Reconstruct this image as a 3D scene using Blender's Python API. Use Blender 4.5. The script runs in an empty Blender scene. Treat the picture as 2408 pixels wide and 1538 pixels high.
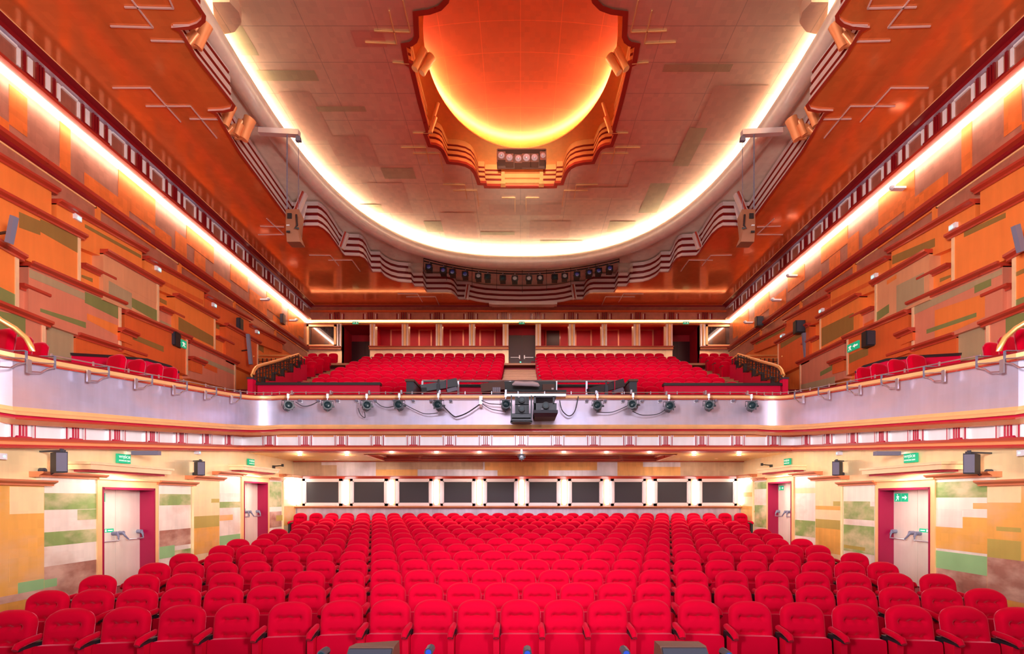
import bpy, math, random
from mathutils import Vector, Matrix
from mathutils.geometry import tessellate_polygon
random.seed(7)
scn = bpy.context.scene
COL = scn.collection

# ---------------------------------------------------------------- camera
F, CX, CY, E = 1120.0, 1224.0, 1172.0, 2.25      # focal length in px, principal point, eye height over the front floor
cam_data = bpy.data.cameras.new('camera')
cam = bpy.data.objects.new('camera', cam_data)
COL.objects.link(cam)
scn.camera = cam
cam.location = (0, 0, E)
cam.rotation_euler = (math.pi / 2, 0, 0)
cam_data.sensor_width = 36
cam_data.lens = 36 * F / 2408
cam_data.shift_x = -(CX - 1204) / 2408
cam_data.shift_y = (CY - 769) / 2408
cam_data.clip_end = 200
# ---------------------------------------------------------------- world, exposure
scn.view_settings.view_transform = 'Standard'
scn.view_settings.look = 'None'
scn.view_settings.gamma = 1
scn.view_settings.exposure = 0.2
w = bpy.data.worlds.new('world'); scn.world = w
w.use_nodes = True
w.node_tree.nodes['Background'].inputs[0].default_value = (1.0, 0.86, 0.82, 1)
w.node_tree.nodes['Background'].inputs[1].default_value = 0.36

def area(name, loc, target, sx, sy, power, col=(1, 1, 1), spread=180):
    l = bpy.data.lights.new(name, 'AREA'); l.shape = 'RECTANGLE'
    l.size = sx; l.size_y = sy; l.energy = power; l.color = col; l.spread = math.radians(spread)
    o = bpy.data.objects.new(name, l); COL.objects.link(o)
    o.location = (loc[0], loc[1], loc[2] + E)
    d = Vector((target[0], target[1], target[2] + E)) - o.location
    o.rotation_euler = d.to_track_quat('-Z', 'Y').to_euler()
    return o
# the stage's lighting bridge behind the camera, with unseen fill lights added around it
area('stage_bridge_light', (0, -4.0, 6.5), (0, 11, -1.0), 10, 1.5, 120, (.88, .88, 1), 60)
area('stage_bridge_spot', (0, -3.5, 7.5), (0, 11.5, -1.5), 3, 1, 80, (.95, .85, 1), 34)
area('stage_balcony_spot', (0, -4.2, 7.0), (0, 22, 6.0), 16, 1, 160, (1, .93, .88), 14)  # added fill that brightens the balcony seats, not a known fixture
area('stage_uplight_centre', (0, -2.5, 3.0), (0, 18.6, 12.9), 2, 1, 40, (1, .88, .75), 10)  # added fill standing in for bounced light on the light well mouldings
for sx_, nm_ in ((-1, 'west'), (1, 'east')):
    area('stage_uplight_' + nm_, (-sx_ * 5, -2.5, 2.6), (sx_ * 12, 11.5, 7.2), 3, 2, 330, (1, .88, .78), 62)  # added fill that lifts the upper side walls and outer ceiling
area('stage_side_light_west', (-6.5, -3, 2.5), (8.6, 11.5, 1.3), 1.2, 4, 220, (.88, .91, 1), 60)
area('stage_side_light_east', (6.5, -3, 2.5), (-8.6, 11.5, 1.3), 1.2, 4, 220, (.88, .91, 1), 60)

# ---------------------------------------------------------------- materials
def lin(c):
    c = c / 255.0
    return c / 12.92 if c <= .04045 else ((c + .055) / 1.055) ** 2.4
def rgb(r, g, b): return (lin(r), lin(g), lin(b), 1)
MATS = {}
def mat(name, col, rough=.5, metal=0., emit=None, es=0., sheen=0., var=0., vs=3.0, leaf=0., streak=0., trans=0., spec=.5, bump=0., coat=0., lines=None, mix=None):
    if name in MATS: return MATS[name]
    m = bpy.data.materials.new(name); m.use_nodes = True
    nt = m.node_tree; N = nt.nodes; L = nt.links
    b = N['Principled BSDF']
    b.inputs['Base Color'].default_value = col
    b.inputs['Roughness'].default_value = rough
    b.inputs['Metallic'].default_value = metal
    b.inputs['Specular IOR Level'].default_value = spec
    if coat:
        b.inputs['Coat Weight'].default_value = coat; b.inputs['Coat Roughness'].default_value = .08
    if sheen:
        b.inputs['Sheen Weight'].default_value = sheen; b.inputs['Sheen Roughness'].default_value = .35
        b.inputs['Sheen Tint'].default_value = (1, .25, .35, 1)
    if emit:
        b.inputs['Emission Color'].default_value = emit; b.inputs['Emission Strength'].default_value = es
    if trans: b.inputs['Transmission Weight'].default_value = trans
    if var or leaf or streak or bump or lines or mix:
        g = N.new('ShaderNodeNewGeometry')
        def math_(op, a, bb, c=None):
            n = N.new('ShaderNodeMath'); n.operation = op
            for i, v in enumerate((a, bb, c)):
                if v is None: continue
                if isinstance(v, (int, float)): n.inputs[i].default_value = v
                else: L.new(v, n.inputs[i])
            return n.outputs[0]
        fac = None
        def addterm(sock, amp):
            nonlocal fac
            t = math_('MULTIPLY_ADD', sock, amp * 2, -amp)
            fac = t if fac is None else math_('ADD', fac, t)
        if var:
            n = N.new('ShaderNodeTexNoise'); n.inputs['Scale'].default_value = vs; n.inputs['Detail'].default_value = 5
            L.new(g.outputs['Position'], n.inputs['Vector']); addterm(n.outputs['Fac'], var)
            rr = math_('MULTIPLY_ADD', n.outputs['Fac'], .12, rough - .06); L.new(rr, b.inputs['Roughness'])
        if streak:
            mp = N.new('ShaderNodeMapping'); mp.inputs['Scale'].default_value = (7, 7, .7)
            L.new(g.outputs['Position'], mp.inputs['Vector'])
            n = N.new('ShaderNodeTexNoise'); n.inputs['Scale'].default_value = 1.0; n.inputs['Detail'].default_value = 6
            L.new(mp.outputs[0], n.inputs['Vector']); addterm(n.outputs['Fac'], streak)
        if leaf:
            mp = N.new('ShaderNodeMapping'); mp.inputs['Location'].default_value = (.037, .041, .043)
            L.new(g.outputs['Position'], mp.inputs['Vector'])
            sn = N.new('ShaderNodeVectorMath'); sn.operation = 'SNAP'; sn.inputs[1].default_value = (.16, .16, .16)
            L.new(mp.outputs[0], sn.inputs[0])
            wn = N.new('ShaderNodeTexWhiteNoise'); wn.noise_dimensions = '3D'
            L.new(sn.outputs[0], wn.inputs['Vector']); addterm(wn.outputs['Value'], leaf)
        if lines:                                   # joints of the ceiling panels (width, length, strength)
            br = N.new('ShaderNodeTexBrick'); br.inputs['Scale'].default_value = 1
            br.inputs['Brick Width'].default_value = lines[0]; br.inputs['Row Height'].default_value = lines[1]
            br.inputs['Mortar Size'].default_value = .012; br.offset = 0; br.squash = 1
            L.new(g.outputs['Position'], br.inputs['Vector'])
            t = math_('MULTIPLY', br.outputs['Fac'], lines[2])
            fac = t if fac is None else math_('ADD', fac, t)
        if fac is not None:
            sc = N.new('ShaderNodeMath'); sc.operation = 'ADD'; L.new(fac, sc.inputs[0]); sc.inputs[1].default_value = 1.0
            vm = N.new('ShaderNodeVectorMath'); vm.operation = 'SCALE'
            vm.inputs[0].default_value = col[:3]; L.new(sc.outputs[0], vm.inputs['Scale'])
            if mix:                                     # second leaf tone in soft worn patches; on silver_leaf it paints warm reflections: (colour, scale, low, high, amount)
                n2 = N.new('ShaderNodeTexNoise'); n2.inputs['Scale'].default_value = mix[1]; n2.inputs['Detail'].default_value = 4; n2.inputs['Roughness'].default_value = .55
                mp2 = N.new('ShaderNodeMapping'); mp2.inputs['Scale'].default_value = (1, 1, 1.7); L.new(g.outputs['Position'], mp2.inputs['Vector']); L.new(mp2.outputs[0], n2.inputs['Vector'])
                mr = N.new('ShaderNodeMapRange'); mr.inputs[1].default_value = mix[2]; mr.inputs[2].default_value = mix[3]; mr.inputs[4].default_value = mix[4]; L.new(n2.outputs['Fac'], mr.inputs[0])
                mx = N.new('ShaderNodeMix'); mx.data_type = 'RGBA'; L.new(mr.outputs[0], mx.inputs[0]); L.new(vm.outputs[0], mx.inputs[6]); mx.inputs[7].default_value = mix[0]
                L.new(mx.outputs[2], b.inputs['Base Color'])
            else: L.new(vm.outputs[0], b.inputs['Base Color'])
        if bump:
            n = N.new('ShaderNodeTexNoise'); n.inputs['Scale'].default_value = 5; n.inputs['Detail'].default_value = 3
            L.new(g.outputs['Position'], n.inputs['Vector'])
            bp = N.new('ShaderNodeBump'); bp.inputs['Strength'].default_value = bump; bp.inputs['Distance'].default_value = .05
            L.new(n.outputs['Fac'], bp.inputs['Height']); L.new(bp.outputs[0], b.inputs['Normal'])
    MATS[name] = m
    return m
M = {}
M['velvet'] = mat('red_velvet', (.50, .0, .018, 1), .8, sheen=.4, var=.2, vs=2.2, spec=.04)
M['velvet_dark'] = mat('red_cloth_panel', (.55, .0, .02, 1), .8, spec=.1)
M['crimson'] = mat('crimson_paint', (.62, .0, .045, 1), .55, spec=.3)
M['black'] = mat('black_metal', (.012, .012, .016, 1), .45)
M['charcoal'] = mat('charcoal_metal', (.035, .038, .055, 1), .4)
M['grey'] = mat('grey_metal', (.17, .16, .24, 1), .45)
M['steel'] = mat('steel', (.55, .53, .62, 1), .3, metal=.8)
M['white'] = mat('white_plastic', (.75, .72, .8, 1), .5)
M['silver'] = mat('silver_leaf', (.50, .49, .70, 1), .34, metal=.5, var=.16, vs=1.6, streak=.16, leaf=.03, mix=((.80, .50, .46, 1), .45, .35, .75, .7))  # pinkish second tone puts warm reflected light into the leaf colour
M['silver_cool'] = mat('silver_leaf_frieze', (.92, .91, .97, 1), .4, metal=.2, var=.08, streak=.08)
M['mauve'] = mat('mauve_silver_leaf', (.50, .22, .16, 1), .38, metal=.6, var=.25, vs=2.5, streak=.12, leaf=.07)
M['orange_leaf'] = mat('orange_gold_leaf', (.82, .20, .035, 1), .38, metal=.5, var=.18, vs=2.5, streak=.1, leaf=.09)
M['panel_orange'] = mat('orange_panel', (.84, .235, .05, 1), .42, metal=.3, var=.12, vs=1.2, streak=.12)
M['panel_rust'] = mat('rust_orange_panel', (.72, .13, .03, 1), .42, metal=.3, var=.12, vs=1.2, streak=.12)
M['panel_beige'] = mat('beige_panel', (.72, .34, .18, 1), .42, metal=.35, var=.12, vs=1.2, streak=.12)
M['panel_rose'] = mat('rose_panel', (.68, .24, .15, 1), .42, metal=.35, var=.12, vs=1.2, streak=.12)
M['panel_olive'] = mat('olive_panel', (.30, .17, .045, 1), .45, metal=.3, var=.12, vs=1.2, streak=.12)
M['panel_green'] = mat('green_panel', (.22, .24, .08, 1), .45, metal=.3, var=.12, vs=1.2, streak=.12)
M['panel_sage'] = mat('sage_panel', (.42, .32, .19, 1), .45, metal=.3, var=.12, vs=1.2, streak=.12)
M['cornice'] = mat('red_lacquer_moulding', (.42, .035, .018, 1), .3, var=.1, coat=.3)
M['cornice_dark'] = mat('dark_red_lacquer', (.22, .004, .01, 1), .3, coat=.3)
M['crimson_line'] = mat('crimson_line', (.5, .005, .04, 1), .35)
M['gold'] = mat('gold_leaf_moulding', (.95, .55, .25, 1), .38, metal=.3, var=.12, streak=.08)
M['gold_pale'] = mat('pale_gold_leaf', (.92, .66, .42, 1), .35, metal=.5, var=.15, streak=.1)
M['well'] = mat('light_well_gold', (.95, .42, .13, 1), .35, metal=.3, var=.08, streak=.1)
M['copper'] = mat('copper_leaf_moulding', (.86, .32, .13, 1), .38, metal=.3, var=.1)
M['copper_silver'] = mat('pale_copper_leaf', (.86, .72, .74, 1), .32, metal=.45, var=.05)
M['ceiling_orange'] = mat('orange_leaf_ceiling', (.88, .24, .07, 1), .13, metal=.42, var=.10, vs=1.0, leaf=.05, bump=.03)
M['cream'] = mat('cream_silver_leaf', (.93, .72, .55, 1), .38, metal=.65, var=.08, vs=.8, leaf=.05, lines=(1.9, 1.05, -.25))
M['cream_ring'] = mat('cream_leaf_ring', (.97, .86, .72, 1), .42, metal=.15, var=.14, vs=1.2, leaf=.05)
M['cream_green'] = mat('greenish_leaf', (.66, .62, .40, 1), .36, metal=.7, var=.14, vs=.8, leaf=.05)
M['cream_rose'] = mat('rosy_leaf', (.88, .62, .48, 1), .36, metal=.75, var=.14, vs=.8, leaf=.05)
M['dome'] = mat('orange_leaf_dome', (.74, .09, .014, 1), .4, metal=.45, var=.06, vs=1, leaf=.04, lines=(1.2, 1.0, .25))
M['torus'] = mat('silver_leaf_roll', (.97, .86, .76, 1), .36, metal=.3, var=.1, streak=.08)
M['wall_gold'] = mat('golden_yellow_leaf', (.95, .73, .40, 1), .4, metal=.3, var=.12, vs=1.5, streak=.12, leaf=.03, mix=((.88, .78, .52, 1), .8, .45, .7, .7))
M['wall_orange'] = mat('amber_leaf', (.86, .46, .10, 1), .42, metal=.35, var=.18, vs=1.5, streak=.12, leaf=.05, mix=((.84, .54, .30, 1), .9, .45, .7, .8))
M['wall_silver'] = mat('warm_silver_leaf', (.88, .80, .72, 1), .42, metal=.35, var=.15, vs=1.5, streak=.15, leaf=.03, mix=((.66, .44, .34, 1), 1.0, .5, .72, .6))
M['wall_white'] = mat('white_silver_leaf', (.88, .84, .74, 1), .42, metal=.3, var=.12, vs=1.5, streak=.12)
M['wall_green'] = mat('green_leaf_mural', (.26, .38, .12, 1), .45, metal=.3, var=.28, vs=2.5, streak=.2, mix=((.80, .66, .42, 1), 1.3, .42, .66, .85))
M['wall_mint'] = mat('mint_green_mural', (.30, .55, .25, 1), .45, metal=.25, var=.2, vs=2)
M['wall_brown'] = mat('brown_rose_leaf', (.42, .19, .14, 1), .42, metal=.35, var=.3, vs=2.5, streak=.2, leaf=.05, mix=((.80, .56, .44, 1), 1.3, .42, .66, .8))
M['wall_olive'] = mat('olive_gold_leaf', (.52, .42, .10, 1), .42, metal=.35, var=.2, vs=2, streak=.1)
M['back_silver'] = mat('lilac_silver_leaf', (.60, .54, .66, 1), .35, metal=.6, var=.28, vs=2.5, streak=.3)
M['back_brown'] = mat('brown_silver_leaf', (.52, .36, .27, 1), .38, metal=.5, var=.25, vs=2.5, streak=.25, leaf=.06)
M['back_orange'] = mat('orange_mural_leaf', (.76, .40, .15, 1), .38, metal=.4, var=.2, vs=2.5, streak=.2, leaf=.06)
M['soffit'] = mat('yellow_gold_leaf_soffit', (.92, .56, .18, 1), .25, metal=.4, var=.12, vs=1.2, streak=.05)
M['door_leaf'] = mat('champagne_door_leaf', (.93, .86, .76, 1), .38, metal=.5, var=.16, vs=1.3, streak=.1)
M['glass_dark'] = mat('dark_window_glass', (.04, .035, .045, 1), .3, spec=.4)
M['glass_black'] = mat('dark_reflecting_glass', (.02, .012, .01, 1), .06, spec=.9, coat=.8)
M['wood'] = mat('oak_steps', (.36, .12, .05, 1), .5, var=.2, vs=4)
M['nosing'] = mat('oak_nosing', (.50, .19, .08, 1), .45)
M['carpet'] = mat('dark_red_carpet', (.20, .01, .02, 1), .9, var=.2, vs=20)
M['red_room'] = mat('red_loge_wall', (.42, .0, .012, 1), .6, var=.35, vs=2)
M['red_black'] = mat('dark_maroon_door', (.05, .002, .006, 1), .4)
M['sconce'] = mat('sconce_glow', (1, 1, 1, 1), .5, emit=(1, .93, .85, 1), es=8.5)
M['led'] = mat('cove_led_strip', (1, 1, 1, 1), .5, emit=(1, .88, .70, 1), es=24)
M['led_dome'] = mat('dome_led_strip', (1, 1, 1, 1), .5, emit=(1, .84, .50, 1), es=120)
M['led_warm'] = mat('warm_led_strip', (1, 1, 1, 1), .5, emit=(1, .60, .28, 1), es=8.5)
M['led_cream'] = mat('ceiling_cove_led', (1, 1, 1, 1), .5, emit=(1, .93, .78, 1), es=22)
M['downlight'] = mat('downlight_lens', (1, 1, 1, 1), .5, emit=(1, .88, .7, 1), es=40)
M['sign_green'] = mat('green_sign', (.0, .40, .20, 1), .5, emit=(.0, .45, .22, 1), es=.35)
M['sign_white'] = mat('sign_lettering', (.9, .95, .92, 1), .5, emit=(.8, 1, .9, 1), es=.3)
M['green_led'] = mat('green_indicator', (.1, .9, .5, 1), .5, emit=(.1, 1, .5, 1), es=2.5)
M['teal_led'] = mat('teal_indicator', (.3, .9, .8, 1), .5, emit=(.3, 1, .85, 1), es=1.5)
M['sheer'] = mat('sheer_plastic', (.85, .78, .72, 1), .2, trans=.9)
M['ledge'] = mat('dark_copper_ledge', (.58, .17, .07, 1), .3, metal=.3, var=.08)
M['reveal'] = mat('crimson_reveal', (.30, .0, .04, 1), .5, spec=.3)
M['lens'] = mat('lens_glass', (.01, .03, .04, 1), .25, spec=.2)
M['lens_blue'] = mat('blue_lens_glass', (.02, .06, .45, 1), .1, spec=1, coat=1)
M['lens_grey'] = mat('frosted_lens', (.35, .36, .42, 1), .2, spec=1)
M['spk_cloth'] = mat('dark_speaker_box', (.028, .028, .045, 1), .6)
M['spk_brown'] = mat('brown_speaker_box', (.30, .11, .06, 1), .5)
M['brass'] = mat('polished_brass', (.95, .52, .18, 1), .35, metal=.6)
M['cloth_white'] = mat('white_cloth_roll', (.7, .62, .72, 1), .8, var=.1)
M['niche'] = mat('warm_brown_box', (.11, .04, .025, 1), .5)
M['cone'] = mat('grey_speaker_cone', (.28, .22, .24, 1), .35, metal=.3)

# ---------------------------------------------------------------- mesh builder (coordinates: x, depth, height over the eye)
WORLD = {}
class MB:
    def __init__(s): s.v = []; s.f = []; s.m = []; s.k = 0
    def mat(s, k): s.k = k; return s
    def add(s, vs, fs, k=None):
        o = len(s.v); s.v += [tuple(p) for p in vs]
        for f in fs: s.f.append([i + o for i in f]); s.m.append(s.k if k is None else k)
        return s
    def quad(s, a, b, c, d, k=None): return s.add([a, b, c, d], [(0, 1, 2, 3)], k)
    def box(s, x0, x1, y0, y1, z0, z1, k=None):
        v = [(x, y, z) for z in (z0, z1) for y in (y0, y1) for x in (x0, x1)]
        return s.add(v, [(0, 2, 3, 1), (4, 5, 7, 6), (0, 1, 5, 4), (2, 6, 7, 3), (0, 4, 6, 2), (1, 3, 7, 5)], k)
    def hexa(s, lo, hi, k=None):
        n = len(lo); v = list(lo) + list(hi)
        fs = [tuple(range(n))[::-1], tuple(range(n, 2 * n))] + [(i, (i + 1) % n, n + (i + 1) % n, n + i) for i in range(n)]
        return s.add(v, fs, k)
    def bar(s, a, b, wx, wz, k=None, up=(0, 0, 1)):
        a = Vector(a); b = Vector(b); t = (b - a).normalized(); u = Vector(up)
        if abs(t.dot(u)) > .99: u = Vector((0, 1, 0))
        n = t.cross(u).normalized(); u2 = n.cross(t)
        q = lambda p: [p + n * wx / 2 * i + u2 * wz / 2 * j for i, j in ((-1, -1), (1, -1), (1, 1), (-1, 1))]
        return s.hexa(q(a), q(b), k)
    def tube(s, pts, r, n=8, k=None, close=False, cap=True):
        pts = [Vector(p) for p in pts]; N = len(pts); rings = []
        rr = r if isinstance(r, (list, tuple)) else [r] * N
        for i, p in enumerate(pts):
            a = pts[i - 1] if (i or close) else p; b = pts[(i + 1) % N] if (i < N - 1 or close) else p
            t = (b - a).normalized(); u = Vector((0, 0, 1))
            if abs(t.dot(u)) > .95: u = Vector((0, 1, 0))
            x = t.cross(u).normalized(); y = x.cross(t)
            rings.append([p + (x * math.cos(2 * math.pi * j / n) + y * math.sin(2 * math.pi * j / n)) * rr[i] for j in range(n)])
        v = [q for g in rings for q in g]; fs = []
        for i in range(N if close else N - 1):
            a = i * n; b = ((i + 1) % N) * n
            for j in range(n): fs.append((a + j, a + (j + 1) % n, b + (j + 1) % n, b + j))
        if cap and not close: fs += [tuple(range(n))[::-1], tuple(range((N - 1) * n, N * n))]
        return s.add(v, fs, k)
    def cyl(s, a, b, r, n=16, k=None, r2=None): return s.tube([a, b], [r, r if r2 is None else r2], n, k)
    def disc(s, c, axis, r, n=20, k=None):
        c = Vector(c); t = Vector(axis).normalized(); u = Vector((0, 0, 1)) if abs(t.z) < .9 else Vector((0, 1, 0))
        x = t.cross(u).normalized(); y = x.cross(t)
        return s.add([c + (x * math.cos(2 * math.pi * j / n) + y * math.sin(2 * math.pi * j / n)) * r for j in range(n)], [tuple(range(n))], k)
    def sphere(s, c, r, n=12, k=None, sz=1.0):
        v = []; fs = []; h = n // 2
        for i in range(h + 1):
            a = math.pi * i / h
            for j in range(n):
                b = 2 * math.pi * j / n
                v.append((c[0] + r * math.sin(a) * math.cos(b), c[1] + r * math.sin(a) * math.sin(b), c[2] + r * sz * math.cos(a)))
        for i in range(h):
            for j in range(n): fs.append((i * n + j, (i + 1) * n + j, (i + 1) * n + (j + 1) % n, i * n + (j + 1) % n))
        return s.add(v, fs, k)
    def sweep(s, path, prof, ks=None, close=False, cap=False, sign=1):
        """path: (x, depth, height) list; prof: (offset to the right of travel * sign, dz)."""
        P = [Vector(p) for p in path]; N = len(P); nrm = []
        for i in range(N):
            ds = []
            if i or close: ds.append((P[i] - P[i - 1]))
            if i < N - 1 or close: ds.append((P[(i + 1) % N] - P[i]))
            ns = []
            for d in ds:
                d = Vector((d.x, d.y)); 
                if d.length < 1e-6: continue
                d.normalize(); ns.append(Vector((d.y, -d.x)))
            n = sum(ns, Vector((0, 0)))
            if n.length < 1e-6: n = ns[0].copy()
            n.normalize(); c = max(.45, n.dot(ns[0])); nrm.append(n / c * sign)
        Q = len(prof); v = []
        for p, n in zip(P, nrm):
            for o, dz in prof: v.append((p.x + n.x * o, p.y + n.y * o, p.z + dz))
        for q in range(Q - 1):
            kk = None if ks is None else ks[q % len(ks)]
            fs = []
            for i in range(N if close else N - 1):
                a = i * Q + q; b = ((i + 1) % N) * Q + q
                fs.append((a, b, b + 1, a + 1))
            if q == 0: s.add(v, fs, kk); base = len(s.v) - len(v)
            else:
                for f in fs: s.f.append([i + base for i in f]); s.m.append(s.k if kk is None else kk)
        if cap:
            s.f.append([base + i for i in range(Q)]); s.m.append(s.k)
            s.f.append([base + (N - 1) * Q + i for i in range(Q)][::-1]); s.m.append(s.k)
        return s
    def plane_hole(s, outer, holes, h, k=None):
        loops = [[Vector((x, y, 0)) for x, y in lp] for lp in [outer] + holes]
        pts = [p for lp in loops for p in lp]
        tris = tessellate_polygon(loops)
        return s.add([(p.x, p.y, h) for p in pts], [tuple(t) for t in tris], k)
    def xform(s, mtx, start=0):
        for i in range(start, len(s.v)): s.v[i] = tuple(mtx @ Vector(s.v[i]))
        return s
    def build(s, name, mats, parent=None, local=False, smooth=False, ang=35, origin=None, kind=None, label=None, loc=None):
        me = bpy.data.meshes.new(name)
        if local: off = Vector((0, 0, 0))
        elif parent is not None: off = Vector((0, 0, E)) - WORLD[parent.name]
        else:
            if origin is None and s.v:
                xs = [p[0] for p in s.v]; ys = [p[1] for p in s.v]; zs = [p[2] for p in s.v]
                origin = ((min(xs) + max(xs)) / 2, (min(ys) + max(ys)) / 2, min(zs))
            if kind == 'structure': origin = (0, 0, -E)
            off = -Vector(origin)
        me.from_pydata([tuple(Vector(p) + off) for p in s.v], [], s.f)
        if not isinstance(mats, (list, tuple)): mats = [mats]
        for mm in mats: me.materials.append(mm)
        me.polygons.foreach_set('material_index', s.m)
        if smooth:
            me.polygons.foreach_set('use_smooth', [True] * len(s.f))
            me.update(); me.set_sharp_from_angle(angle=math.radians(ang))
        me.validate(); me.update()
        o = bpy.data.objects.new(name, me); COL.objects.link(o)
        if parent is not None:
            o.parent = parent; WORLD[o.name] = WORLD.get(parent.name, Vector((0, 0, 0))).copy()
        elif not local:
            o.location = Vector(origin) + Vector((0, 0, E)); WORLD[o.name] = o.location.copy()
        if local: WORLD.setdefault(o.name, Vector((0, 0, 0)))
        if kind: o['kind'] = kind
        if label: o['label'] = label
        return o
def tag(o, label, cat, group=None, kind=None):
    o['label'] = label; o['category'] = cat
    if group: o['group'] = group
    if kind: o['kind'] = kind
    return o
def thing(name, loc, label=None, cat=None, group=None, rz=0, kind=None):
    o = bpy.data.objects.new(name, None); COL.objects.link(o)
    o.location = (loc[0], loc[1], loc[2] + E); o.rotation_euler = (0, 0, rz); o.empty_display_size = .2
    WORLD[o.name] = o.location.copy()
    if label: o['label'] = label; o['category'] = cat
    if group: o['group'] = group
    if kind: o['kind'] = kind
    return o
def dup(root, loc, rz=0, label=None, group=None, rx=0):
    def cp(o, par):
        c = o.copy(); COL.objects.link(c); c.parent = par
        for ch in CH.get(o.name, []): cp(ch, c)
        return c
    c = cp(root, None)
    c.location = (loc[0], loc[1], loc[2] + E); c.rotation_euler = (rx, 0, rz)
    if label: c['label'] = label
    if group: c['group'] = group
    return c
CH = {}
def register(root):
    """remember the children of a prototype so that copies need no search"""
    def rec(o):
        CH[o.name] = [c for c in COL.objects if c.parent == o]
        for c in CH[o.name]: rec(c)
    rec(root)
def place(root, loc, rz=0, label=None, rx=0):
    root.location = (loc[0], loc[1], loc[2] + E); root.rotation_euler = (rx, 0, rz)
    if label: root['label'] = label
    return root
# measuring helpers: photo pixel -> point at a known depth / on a known wall / on a known horizontal plane
def PD(px, py, d): return ((px - CX) * d / F, d, (CY - py) * d / F)
def PX(px, py, x):
    d = x * F / (px - CX); return (x, d, (CY - py) * d / F)
def PH(px, py, h):
    d = h * F / (CY - py); return ((px - CX) * d / F, d, h)
def mir(pts, s=1.0): return [(-p[0] * s,) + tuple(p[1:]) for p in pts]
RT = .98        # the right half of the side walls lies a little nearer the axis
WL, WU = 8.72, 12.04     # half widths: stalls wall, upper wall
DB, DU = 18.3, 26.85     # back walls: stalls, balcony
HO, HR, HC = 10.75, 11.8, 12.5   # ceilings: outer, ring, cream oval
# ================================================================ THE SETTING
# ---------------------------------------------------------------- floors
def fl(d): return -E + .0653 * (d - 6.0)
m = MB(); m.hexa([(-9, 3.9, fl(3.9) - .3), (9, 3.9, fl(3.9) - .3), (9, 18.6, fl(18.6) - .3), (-9, 18.6, fl(18.6) - .3)],
                 [(-9, 3.9, fl(3.9)), (9, 3.9, fl(3.9)), (9, 18.6, fl(18.6)), (-9, 18.6, fl(18.6))])
m.build('floor_stalls', M['carpet'], kind='structure')
m = MB(); m.box(-9, 9, -6, 3.85, -2.6, -1.30); m.build('floor_stage', M['black'], kind='structure')

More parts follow.
